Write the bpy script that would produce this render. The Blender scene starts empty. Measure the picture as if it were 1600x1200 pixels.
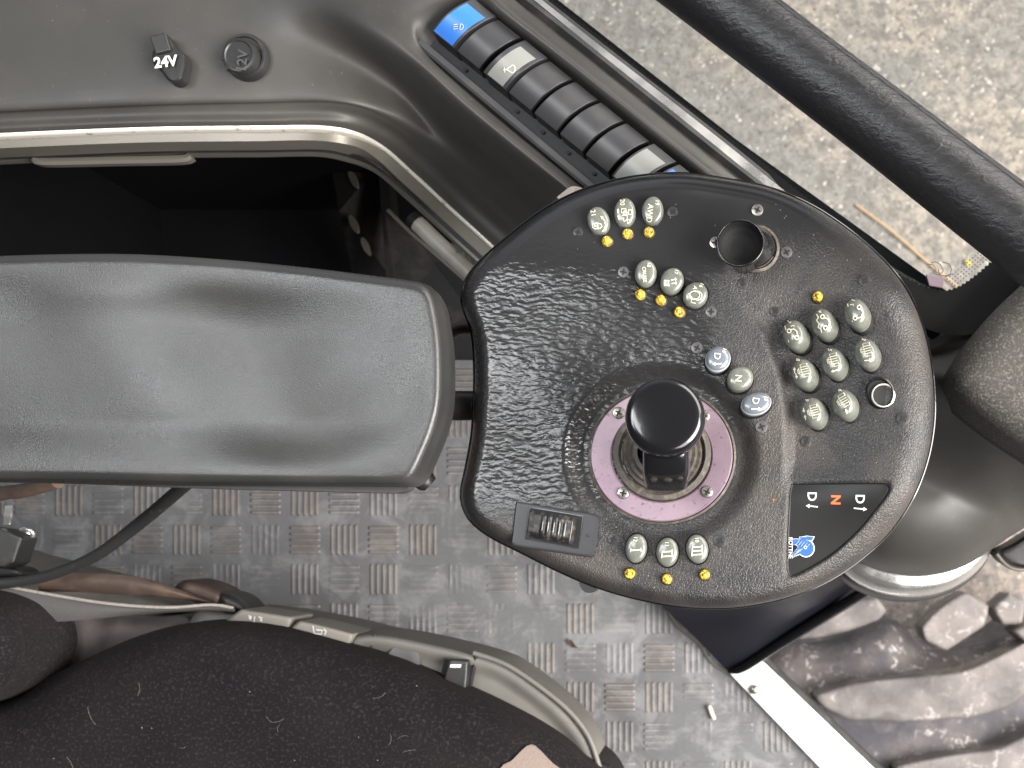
import bpy, math, random
import numpy as np
from mathutils import Vector, Matrix, noise as mnoise

random.seed(7); np.random.seed(7)
C = bpy.context.scene.collection
sc = bpy.context.scene

# ------------------------------------------------------------------ camera, light, exposure
CX, CY, FPX, ZC = 1150.0, 850.0, 1500.0, 1.15     # optical axis of the lens on the 1600x1200 photo, focal length in its pixels
cam_d = bpy.data.cameras.new('camera'); cam = bpy.data.objects.new('camera', cam_d); C.objects.link(cam)
cam.location = (0, 0, ZC); cam_d.sensor_width = 36; cam_d.lens = FPX/1600*36
cam_d.shift_x = (800-CX)/1600; cam_d.shift_y = (CY-600)/1600
cam_d.clip_start = 0.01; cam_d.clip_end = 50
cam_d.dof.use_dof = True; cam_d.dof.focus_distance = 0.55; cam_d.dof.aperture_fstop = 13.0
sc.camera = cam

W = bpy.data.worlds.new('World'); sc.world = W; W.use_nodes = True
wn = W.node_tree; wn.nodes.clear()
wo = wn.nodes.new('ShaderNodeOutputWorld'); wb = wn.nodes.new('ShaderNodeBackground')
tc = wn.nodes.new('ShaderNodeTexCoord'); sx = wn.nodes.new('ShaderNodeSeparateXYZ')
rp = wn.nodes.new('ShaderNodeValToRGB')
wn.links.new(tc.outputs['Generated'], sx.inputs[0]); wn.links.new(sx.outputs['Z'], rp.inputs[0])
# brighter towards the windows (front and right), dim towards the seat and the cab's back
dt = wn.nodes.new('ShaderNodeVectorMath'); dt.operation = 'DOT_PRODUCT'; dt.inputs[1].default_value = (0.62, 0.78, 0.15)
mr_ = wn.nodes.new('ShaderNodeMapRange'); mr_.interpolation_type = 'SMOOTHSTEP'; mr_.inputs[1].default_value = -0.35; mr_.inputs[2].default_value = 0.65
mr_.inputs[3].default_value = 0.12; mr_.inputs[4].default_value = 1.0
wm = wn.nodes.new('ShaderNodeVectorMath'); wm.operation = 'SCALE'
wn.links.new(tc.outputs['Generated'], dt.inputs[0]); wn.links.new(dt.outputs['Value'], mr_.inputs[0])
wn.links.new(rp.outputs[0], wm.inputs[0]); wn.links.new(mr_.outputs[0], wm.inputs['Scale'])
wn.links.new(wm.outputs[0], wb.inputs[0]); wn.links.new(wb.outputs[0], wo.inputs[0])
e = rp.color_ramp.elements
e[0].position = 0.0; e[0].color = (0.9, 0.93, 1.0, 1)
e[1].position = 0.95; e[1].color = (0.12, 0.125, 0.135, 1)
m_ = rp.color_ramp.elements.new(0.5); m_.color = (0.80, 0.84, 0.92, 1)
m_ = rp.color_ramp.elements.new(0.75); m_.color = (0.22, 0.23, 0.25, 1)
wb.inputs[1].default_value = 0.8

def area(name, loc, target, sx_, sy_, power, col):
    d = bpy.data.lights.new(name, 'AREA'); d.shape = 'RECTANGLE'; d.size = sx_; d.size_y = sy_
    d.energy = power; d.color = col
    o = bpy.data.objects.new(name, d); C.objects.link(o); o.location = loc
    o.rotation_euler = (Vector(target)-Vector(loc)).to_track_quat('-Z', 'Y').to_euler()
    return o
area('daylight_left_window', (-0.90, 0.27, 1.75), (-0.28, 0.10, 0.63), 0.56, 0.34, 8.5, (0.97, 0.98, 1.0))
area('palm_sheen_lamp', (-0.46, 0.27, 1.75), (-0.15, 0.09, 0.6), 0.26, 0.56, 6.5, (0.95, 0.98, 1.0))  # added lamp for the sheen on the console's palm side, not a known opening
area('daylight_front_window', (1.15, 1.15, 1.30), (-0.05, 0.2, 0.5), 1.5, 0.8, 38, (1.0, 0.95, 0.88))
area('daylight_door', (1.1, -0.75, 1.7), (0.15, -0.25, 0.0), 1.0, 1.0, 34, (1.0, 0.97, 0.98))
area('daylight_outside', (2.6, -0.5, 2.2), (1.0, 0.8, -1.2), 2.0, 2.0, 350, (1.0, 0.945, 0.89))

sc.view_settings.view_transform = 'Standard'; sc.view_settings.look = 'None'
sc.view_settings.exposure = 0.0; sc.view_settings.gamma = 1.0; sc.view_settings.use_curve_mapping = False
sc.render.engine = 'CYCLES'
sc.cycles.use_denoising = True
sc.cycles.max_bounces = 6

# ------------------------------------------------------------------ helpers
def P(px, py, z):
    """world point at height z seen at photo pixel px,py"""
    k = (ZC-z)/FPX
    return ((px-CX)*k, (CY-py)*k, z)
def M(px_len, z): return px_len*(ZC-z)/FPX

def tag(o, label=None, cat=None, group=None, kind=None):
    if label: o['label'] = label
    if cat: o['category'] = cat
    if group: o['group'] = group
    if kind: o['kind'] = kind
    return o
def empty(name, loc):
    o = bpy.data.objects.new(name, None); C.objects.link(o); o.location = loc; o.empty_display_size = 0.02
    return o
def wloc(o):
    v = Vector((0, 0, 0))
    while o: v += Vector(o.location); o = o.parent
    return v
def obj(name, vf, mat, parent=None, smooth=True, sharp=40, bevel=0, sub=0):
    verts, faces = vf
    me = bpy.data.meshes.new(name)
    off = wloc(parent) if parent else Vector((0, 0, 0))
    me.from_pydata([tuple(Vector(v)-off) for v in verts], [], [tuple(int(i) for i in f) for f in faces])
    me.validate(); me.update()
    import bmesh
    bm = bmesh.new(); bm.from_mesh(me)
    bmesh.ops.recalc_face_normals(bm, faces=bm.faces)
    bm.to_mesh(me); bm.free()
    if smooth:
        me.shade_smooth()
        if sharp: me.set_sharp_from_angle(angle=math.radians(sharp))
    me.materials.append(mat)
    o = bpy.data.objects.new(name, me); C.objects.link(o)
    if parent: o.parent = parent
    if bevel:
        b = o.modifiers.new('bevel', 'BEVEL'); b.width = bevel; b.segments = 3; b.limit_method = 'ANGLE'; b.angle_limit = math.radians(35)
    if sub:
        s = o.modifiers.new('sub', 'SUBSURF'); s.levels = sub; s.render_levels = sub
    return o
def join(*parts):
    V, F = [], []
    for v, f in parts:
        n = len(V); V += [tuple(a) for a in v]; F += [tuple(i+n for i in q) for q in f]
    return V, F

def catmull(pts, n, closed=False):
    """resample control points by arc length on a Catmull-Rom curve"""
    A = np.array(pts, float); m = len(A); out = []
    segs = m if closed else m-1
    for i in range(segs):
        if closed: p0, p1, p2, p3 = A[(i-1) % m], A[i], A[(i+1) % m], A[(i+2) % m]
        else: p0, p1, p2, p3 = A[max(i-1, 0)], A[i], A[i+1], A[min(i+2, m-1)]
        for t in np.linspace(0, 1, 16, endpoint=False):
            out.append(0.5*((2*p1)+(-p0+p2)*t+(2*p0-5*p1+4*p2-p3)*t*t+(-p0+3*p1-3*p2+p3)*t**3))
    out.append(A[0] if closed else A[-1]); D = np.array(out)
    L = np.r_[0, np.cumsum(np.linalg.norm(np.diff(D, axis=0), axis=1))]
    s = np.linspace(0, L[-1], n, endpoint=not closed)
    return np.stack([np.interp(s, L, D[:, k]) for k in range(D.shape[1])], 1)
def spline_at(pts, n):
    """same number of samples per control interval, so that lofted rows keep matching stations"""
    A = np.array(pts, float); m = len(A); out = []
    for i in range(m-1):
        p0, p1, p2, p3 = A[max(i-1, 0)], A[i], A[i+1], A[min(i+2, m-1)]
        for t in np.linspace(0, 1, n, endpoint=False):
            out.append(0.5*((2*p1)+(-p0+p2)*t+(2*p0-5*p1+4*p2-p3)*t*t+(-p0+3*p1-3*p2+p3)*t**3))
    out.append(A[-1]); return np.array(out)
def grid_faces(nr, nc, closed=False):
    F = []
    for i in range(nr-1):
        for j in range(nc if closed else nc-1):
            k = (j+1) % nc
            F.append((i*nc+j, i*nc+k, (i+1)*nc+k, (i+1)*nc+j))
    return F
def loft(rows, n=14, nr=5):
    """rows of (px,py,z) control points, matching stations -> smooth surface"""
    R = [spline_at(r, n) for r in rows]                       # rows x samples x 3
    R = np.array(R); cols = R.shape[1]
    full = np.array([spline_at(R[:, j, :], nr) for j in range(cols)])   # cols x rows' x 3
    full = full.transpose(1, 0, 2)
    V = [P(*p) for row in full for p in row]
    return V, grid_faces(full.shape[0], cols)
def edge_dist(x, y, out):
    a = out; b = np.roll(out, -1, axis=0)
    d = np.full(np.shape(x), 1e9)
    for (ax, ay), (bx, by) in zip(a, b):
        vx, vy = bx-ax, by-ay; L = vx*vx+vy*vy+1e-9
        t = np.clip(((x-ax)*vx+(y-ay)*vy)/L, 0, 1)
        d = np.minimum(d, np.hypot(x-ax-t*vx, y-ay-t*vy))
    return d
def pillow(outline, center, zf, na=160, nr=30, depth=0.03, closed_pts=True, flare=0.0, power=0.7, wrap=True):
    """closed px outline -> domed top z=zf(x,y,d) with a wall going down `depth`; true solid"""
    out = catmull(outline, na, True) if closed_pts else np.array(outline, float)
    na = len(out); c = np.array(center, float)
    ts = 1-(1-np.linspace(0, 1, nr))**(1/power) if power != 1 else np.linspace(0, 1, nr)
    ts = np.sort(ts)
    T = ts[1:, None, None]; G = c+(out[None]-c)*T
    d = edge_dist(G[..., 0], G[..., 1], out)
    Z = zf(G[..., 0], G[..., 1], d)
    zc = float(np.ravel(zf(np.array([c[0]]), np.array([c[1]]), edge_dist(np.array([c[0]]), np.array([c[1]]), out)))[0])
    V = [P(c[0], c[1], zc)]
    for i in range(G.shape[0]):
        for j in range(na): V.append(P(G[i, j, 0], G[i, j, 1], Z[i, j]))
    F = [(0, 1+j, 1+(j+1) % na) for j in range(na)]
    for i in range(G.shape[0]-1):
        for j in range(na):
            k = (j+1) % na; a = 1+i*na; b = a+na
            F.append((a+j, b+j, b+k, a+k))
    last = 1+(G.shape[0]-1)*na
    top = [Vector(V[last+j]) for j in range(na)]
    cw = Vector(P(c[0], c[1], zc))
    prev = last
    for s_, fl in ((0.25, 1.0), (0.7, 0.9), (1.0, 0.3)):
        st = len(V)
        for j in range(na):
            r = (top[j]-cw); r.z = 0; r.normalize()
            V.append(tuple(top[j]+Vector((0, 0, -depth*s_))+r*flare*fl))
        for j in range(na):
            k = (j+1) % na; F.append((prev+j, prev+k, st+k, st+j))
        prev = st
    V.append((cw.x, cw.y, top[0].z-depth)); n = len(V)-1
    for j in range(na): F.append((prev+j, prev+(j+1) % na, n))
    return V, F
def prism(pts, h, zs=None):
    """world polygon (list of 3d, top) extruded down h"""
    n = len(pts)
    V = [tuple(p) for p in pts]+[(p[0], p[1], p[2]-h) for p in pts]
    F = [tuple(range(n)), tuple(range(2*n-1, n-1, -1))]+[(i, (i+1) % n, n+(i+1) % n, n+i) for i in range(n)]
    return V, F
def frame_axes(n, up=(0, 1, 0)):
    n = Vector(n).normalized(); u = Vector(up); v = (u-n*u.dot(n)).normalized(); w = v.cross(n)
    return w, v, n            # x,y,z axes
def lathe(center, axis, prof, seg=48, rx=1.0, ry=1.0, rot=0.0, cap=True):
    """prof: list of (radius, height) m; elliptical allowed"""
    X, Y, Z = frame_axes(axis); c = Vector(center); V = []; F = []
    cr, sr = math.cos(rot), math.sin(rot)
    for (r, h) in prof:
        for k in range(seg):
            a = 2*math.pi*k/seg; x = r*rx*math.cos(a); y = r*ry*math.sin(a)
            V.append(tuple(c+X*(x*cr-y*sr)+Y*(x*sr+y*cr)+Z*h))
    F = grid_faces(len(prof), seg, True)
    if cap:
        F.append(tuple(range(seg))[::-1]); F.append(tuple(range((len(prof)-1)*seg, len(prof)*seg)))
    return V, F
def tube(path, radii, seg=20, n=None, caps=True, flat=1.0):
    """path of world points"""
    A = np.array(path, float)
    if np.isscalar(radii): radii = [radii]*len(A)
    B = np.c_[A, np.array(radii, float)]
    if n: B = catmull(B, n)
    pts = [Vector(b[:3]) for b in B]; V = []; up = Vector((0, 0, 1))
    for i, p in enumerate(pts):
        t = (pts[min(i+1, len(pts)-1)]-pts[max(i-1, 0)]).normalized()
        s = t.cross(up)
        if s.length < 0.05: s = t.cross(Vector((0, 1, 0)))
        s.normalize(); q = s.cross(t)
        for k in range(seg):
            a = 2*math.pi*k/seg
            V.append(tuple(p+(s*math.cos(a)+q*math.sin(a)*flat)*B[i, 3]))
    F = grid_faces(len(pts), seg, True)
    if caps: F.append(tuple(range(seg))[::-1]); F.append(tuple(range((len(pts)-1)*seg, len(pts)*seg)))
    return V, F
def sweep(path, prof, n=None, up=(0, 0, 1)):
    """path world pts, prof list of (side,up) m (open or closed polygon closed automatically)"""
    A = np.array(path, float)
    if n: A = catmull(A, n)
    pts = [Vector(a) for a in A]; V = []; upv = Vector(up); m = len(prof)
    for i, p in enumerate(pts):
        t = (pts[min(i+1, len(pts)-1)]-pts[max(i-1, 0)]).normalized()
        s = t.cross(upv).normalized(); q = s.cross(t)
        for a, b in prof: V.append(tuple(p+s*a+q*b))
    F = grid_faces(len(pts), m, True)
    F.append(tuple(range(m))[::-1]); F.append(tuple(range((len(pts)-1)*m, len(pts)*m)))
    return V, F
_tc = {}
def text_mesh(s, bold=0):
    if (s, bold) not in _tc:
        cu = bpy.data.curves.new('t', 'FONT'); cu.body = s; cu.align_x = 'CENTER'; cu.align_y = 'CENTER'; cu.resolution_u = 3; cu.offset = bold*.022
        o = bpy.data.objects.new('t', cu); C.objects.link(o)
        dg = bpy.context.evaluated_depsgraph_get(); dg.update()
        me = bpy.data.meshes.new_from_object(o.evaluated_get(dg))
        V = np.array([v.co[:2] for v in me.vertices]); F = [tuple(p.vertices) for p in me.polygons]
        V -= (V.min(0)+V.max(0))/2
        bpy.data.objects.remove(o); bpy.data.curves.remove(cu); bpy.data.meshes.remove(me)
        _tc[(s, bold)] = (V, F)
    return _tc[(s, bold)]
def glyph(s, x, y, size, rot=0, sx_=1.0, bold=0):
    """text in photo pixels: cap height about size*0.7; rot degrees clockwise on the picture"""
    V, F = text_mesh(s, bold); a = math.radians(rot); out = []
    for vx, vy in V:
        vx *= size*sx_; vy = -vy*size
        out.append((x+vx*math.cos(a)-vy*math.sin(a), y+vx*math.sin(a)+vy*math.cos(a)))
    return out, F
def stroke(pts, w=1.7, closed=False):
    A = [np.array(p, float) for p in pts]; V = []; F = []
    if closed: A = A+[A[0]]
    for i, p in enumerate(A):
        if closed and i in (0, len(A)-1): t = A[1]-A[-2]
        else: t = A[min(i+1, len(A)-1)]-A[max(i-1, 0)]
        t = t/(np.linalg.norm(t)+1e-9); nrm = np.array((-t[1], t[0]))*w/2
        V += [tuple(p+nrm), tuple(p-nrm)]
    for i in range(len(A)-1): F.append((2*i, 2*i+1, 2*i+3, 2*i+2))
    return V, F
def circ(x, y, r, w=1.7, n=14, a0=0, a1=360, ry=None):
    ry = ry or r
    full = abs(a1-a0) >= 360
    pts = [(x+r*math.cos(math.radians(a)), y+ry*math.sin(math.radians(a))) for a in np.linspace(a0, a1, n+1)[:(n if full else n+1)]]
    return stroke(pts, w, full)
def poly(pts): return [tuple(p) for p in pts], [tuple(range(len(pts)))]
def polyt(pts):
    from mathutils.geometry import tessellate_polygon
    return [tuple(p) for p in pts], [tuple(t) for t in tessellate_polygon([[Vector((p[0], p[1], 0)) for p in pts]])]
def lift(vf, zf):
    V, F = vf
    return [P(x, y, zf(x, y)+i*2e-7) for i, (x, y) in enumerate(V)], F

# ------------------------------------------------------------------ materials
def mat(name, col, rough=0.5, metal=0.0, spec=0.5, coat=0.0, bump=None, var=None, sheen=0, emit=None, alpha=None, trans=0, rvar=None):
    m = bpy.data.materials.new(name); m.use_nodes = True; nt = m.node_tree; b = nt.nodes['Principled BSDF']
    b.inputs['Base Color'].default_value = (*col, 1); b.inputs['Roughness'].default_value = rough
    b.inputs['Metallic'].default_value = metal; b.inputs['Specular IOR Level'].default_value = spec
    b.inputs['Coat Weight'].default_value = coat
    if sheen: b.inputs['Sheen Weight'].default_value = sheen
    if trans: b.inputs['Transmission Weight'].default_value = trans
    if emit: b.inputs['Emission Color'].default_value = (*emit[0], 1); b.inputs['Emission Strength'].default_value = emit[1]
    t = nt.nodes.new('ShaderNodeTexCoord')
    def noise(scale, detail=4, dist=0, rg=0.6):
        n = nt.nodes.new('ShaderNodeTexNoise'); n.inputs['Scale'].default_value = scale; n.inputs['Detail'].default_value = detail
        n.inputs['Distortion'].default_value = dist; n.inputs['Roughness'].default_value = rg
        nt.links.new(t.outputs['Object'], n.inputs['Vector']); return n
    if var:                                   # (scale, second colour, lo, hi) dirt or wear
        prev = None
        for (s, c2, lo, hi) in (var if isinstance(var, list) else [var]):
            n = noise(s, 6); r = nt.nodes.new('ShaderNodeMapRange'); r.inputs[1].default_value = lo; r.inputs[2].default_value = hi
            nt.links.new(n.outputs[0], r.inputs[0])
            mx = nt.nodes.new('ShaderNodeMix'); mx.data_type = 'RGBA'
            nt.links.new(r.outputs[0], mx.inputs['Factor'])
            if prev: nt.links.new(prev, mx.inputs['A'])
            else: mx.inputs['A'].default_value = (*col, 1)
            mx.inputs['B'].default_value = (*c2, 1); prev = mx.outputs['Result']
        nt.links.new(prev, b.inputs['Base Color'])
    if rvar:                                  # (scale, lo rough, hi rough)
        n = noise(rvar[0], 5); r = nt.nodes.new('ShaderNodeMapRange'); r.inputs[1].default_value = 0.35; r.inputs[2].default_value = 0.65
        r.inputs[3].default_value = rvar[1]; r.inputs[4].default_value = rvar[2]
        nt.links.new(n.outputs[0], r.inputs[0]); nt.links.new(r.outputs[0], b.inputs['Roughness'])
    if bump:                                  # (scale, strength, distance)
        n = noise(bump[0], 5, 0.3); bp = nt.nodes.new('ShaderNodeBump')
        bp.inputs['Strength'].default_value = bump[1]; bp.inputs['Distance'].default_value = bump[2]
        nt.links.new(n.outputs[0], bp.inputs['Height']); nt.links.new(bp.outputs[0], b.inputs['Normal'])
    return m

BLK = mat('black_gloss_plastic', (0.006, 0.006, 0.007), 0.18, coat=0.3, bump=(60, 0.05, 0.001))
BLKM = mat('black_matt_plastic', (0.018, 0.018, 0.018), 0.42, bump=(900, 0.15, 0.0004), var=(60, (0.04, 0.035, 0.03), 0.55, 0.75))
BLKR = mat('black_rubber', (0.015, 0.015, 0.015), 0.6, bump=(500, 0.3, 0.0005), var=(40, (0.045, 0.04, 0.035), 0.5, 0.75))
DASH = mat('dash_plastic', (0.039, 0.0375, 0.0345), 0.42, spec=0.45, bump=(1300, 0.18, 0.0003),
           var=[(9, (0.056, 0.052, 0.046), 0.45, 0.7), (320, (0.16, 0.13, 0.10), 0.66, 0.8)], rvar=(14, 0.4, 0.55))
TRIM = mat('brushed_trim', (0.85, 0.81, 0.72), 0.30, metal=0.45, bump=(200, 0.1, 0.0005), var=(160, (0.28, 0.2, 0.13), 0.58, 0.75))
TRIMG = mat('grey_trim', (0.15, 0.138, 0.115), 0.35, metal=0.3, bump=(700, 0.15, 0.0003))
SILV = mat('satin_silver', (0.72, 0.71, 0.68), 0.28, metal=0.9, rvar=(40, 0.2, 0.38))
STEEL = mat('screw_steel', (0.42, 0.41, 0.38), 0.35, metal=0.9, var=(700, (0.16, 0.12, 0.08), 0.45, 0.65), bump=(900, 0.3, 0.0003))
SCRG = mat('screw_grey', (0.10, 0.10, 0.105), 0.4, metal=0.5, var=(900, (0.16, 0.13, 0.11), 0.5, 0.7), bump=(900, 0.3, 0.0003))
SCRB = mat('screw_black', (0.03, 0.03, 0.03), 0.4, metal=0.2, bump=(900, 0.4, 0.0003))
SLOT = mat('recess_black', (0.003, 0.003, 0.003), 0.7)
BTN = mat('button_grey', (0.112, 0.120, 0.100), 0.22, coat=0.35, bump=(250, 0.06, 0.0005), var=(220, (0.145, 0.15, 0.13), 0.45, 0.65), rvar=(200, 0.16, 0.34))
BTNB = mat('button_bluegrey', (0.12, 0.137, 0.16), 0.24, coat=0.3, bump=(250, 0.06, 0.0005))
BTNS = mat('button_skirt', (0.13, 0.14, 0.125), 0.35, bump=(400, 0.1, 0.0004))
INK = mat('cream_print', (0.72, 0.68, 0.50), 0.45)
INKG = mat('grey_print', (0.42, 0.44, 0.40), 0.45)
WHT = mat('white_print', (0.62, 0.62, 0.60), 0.5)
ORNG = mat('lit_orange', (0.6, 0.08, 0.02), 0.4, emit=((1.0, 0.13, 0.03), 1.1))
LAMP = mat('amber_lens', (0.78, 0.52, 0.03), 0.14, coat=0.6, spec=0.6, var=(500, (0.20, 0.11, 0.008), 0.42, 0.58), bump=(450, 1.0, 0.0018))
PINK = mat('anodised_ring', (0.27, 0.205, 0.235), 0.42, metal=0.45, spec=0.5,
           var=[(18, (0.20, 0.14, 0.18), 0.4, 0.65), (420, (0.07, 0.05, 0.045), 0.60, 0.72)], bump=(800, 0.12, 0.0003))
GRIM = mat('dusty_bellows', (0.055, 0.048, 0.04), 0.6, var=(260, (0.15, 0.12, 0.09), 0.5, 0.72), bump=(420, 0.5, 0.0008))
BLUE = mat('blue_cap', (0.035, 0.17, 0.58), 0.4, bump=(500, 0.1, 0.0004), var=(50, (0.08, 0.22, 0.6), 0.5, 0.8))
LOGO = mat('blue_print', (0.025, 0.10, 0.40), 0.4)
SWG = mat('switch_black', (0.042, 0.042, 0.045), 0.42, bump=(900, 0.2, 0.0003), var=[(40, (0.06, 0.058, 0.056), 0.45, 0.7), (420, (0.14, 0.12, 0.1), 0.72, 0.8)])
SWS = mat('switch_side', (0.010, 0.010, 0.011), 0.5, bump=(700, 0.2, 0.0003))
SWW = mat('switch_lightgrey', (0.24, 0.245, 0.225), 0.42, bump=(500, 0.1, 0.0004))
SEATG = mat('seat_plastic', (0.112, 0.107, 0.096), 0.5, bump=(1100, 0.3, 0.0004), var=(12, (0.16, 0.15, 0.13), 0.4, 0.7))
SEATB = mat('seat_button', (0.20, 0.185, 0.16), 0.5, bump=(900, 0.3, 0.0004))
BELT = mat('belt_webbing', (0.14, 0.125, 0.11), 0.75, bump=(800, 0.5, 0.0006), var=(30, (0.21, 0.17, 0.14), 0.45, 0.7))
BROWN = mat('brown_leather', (0.05, 0.034, 0.027), 0.6, bump=(400, 0.4, 0.0006), var=(25, (0.12, 0.08, 0.056), 0.45, 0.7))
WPAINT = mat('white_sill', (0.92, 0.90, 0.87), 0.4, var=(35, (0.75, 0.68, 0.60), 0.62, 0.8), bump=(200, 0.1, 0.0005))
NAVY = mat('dark_panel', (0.010, 0.0105, 0.015), 0.38, spec=0.4, bump=(30, 0.12, 0.002), rvar=(15, 0.28, 0.45), var=(250, (0.08, 0.08, 0.09), 0.7, 0.82))
COLM = mat('column_plastic', (0.022, 0.021, 0.020), 0.46, bump=(1000, 0.2, 0.0003), var=[(8, (0.032, 0.029, 0.026), 0.4, 0.65), (500, (0.13, 0.11, 0.09), 0.68, 0.8)])
ROUGHM = mat('gritty_foam', (0.035, 0.032, 0.028), 0.8, bump=(700, 0.6, 0.0010), var=(600, (0.13, 0.115, 0.095), 0.5, 0.7))
CABLE = mat('cable_rubber', (0.018, 0.018, 0.018), 0.55, bump=(700, 0.3, 0.0004), var=(250, (0.12, 0.11, 0.09), 0.62, 0.75))
TUBEG = mat('grey_tube', (0.33, 0.31, 0.28), 0.5, var=[(30, (0.20, 0.17, 0.14), 0.45, 0.7), (150, (0.07, 0.05, 0.04), 0.66, 0.75)], bump=(300, 0.3, 0.0006))
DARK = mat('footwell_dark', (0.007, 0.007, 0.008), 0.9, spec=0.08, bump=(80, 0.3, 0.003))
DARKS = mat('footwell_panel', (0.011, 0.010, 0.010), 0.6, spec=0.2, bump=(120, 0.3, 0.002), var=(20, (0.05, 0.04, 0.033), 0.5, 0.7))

def nodes(m):
    nt = m.node_tree; return nt, nt.nodes['Principled BSDF']
def N(nt, kind, **kw):
    n = nt.nodes.new(kind)
    for k, v in kw.items(): setattr(n, k, v)
    return n
def math_n(nt, op, a, b=None, clamp=False):
    n = nt.nodes.new('ShaderNodeMath'); n.operation = op; n.use_clamp = clamp
    for i, v in enumerate((a, b)):
        if v is None: continue
        if isinstance(v, (int, float)): n.inputs[i].default_value = v
        else: nt.links.new(v, n.inputs[i])
    return n.outputs[0]
def mixc(nt, f, a, b):
    n = nt.nodes.new('ShaderNodeMix'); n.data_type = 'RGBA'
    nt.links.new(f, n.inputs['Factor'])
    for k, v in (('A', a), ('B', b)):
        if isinstance(v, tuple): n.inputs[k].default_value = (*v, 1)
        else: nt.links.new(v, n.inputs[k])
    return n.outputs['Result']
def rng(nt, v, a, b, c=0.0, d=1.0, smooth=True):
    n = nt.nodes.new('ShaderNodeMapRange'); n.clamp = True
    if smooth: n.interpolation_type = 'SMOOTHSTEP'
    nt.links.new(v, n.inputs[0])
    for i, x in zip((1, 2, 3, 4), (a, b, c, d)): n.inputs[i].default_value = x
    return n.outputs[0]
def tex(nt, kind, vec, scale, detail=4, rough=0.6, dist=0, feature=None):
    n = nt.nodes.new(kind); nt.links.new(vec, n.inputs['Vector']); n.inputs['Scale'].default_value = scale
    if kind == 'ShaderNodeTexNoise':
        n.inputs['Detail'].default_value = detail; n.inputs['Roughness'].default_value = rough; n.inputs['Distortion'].default_value = dist
    if feature: n.feature = feature
    return n.outputs[0]

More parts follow.
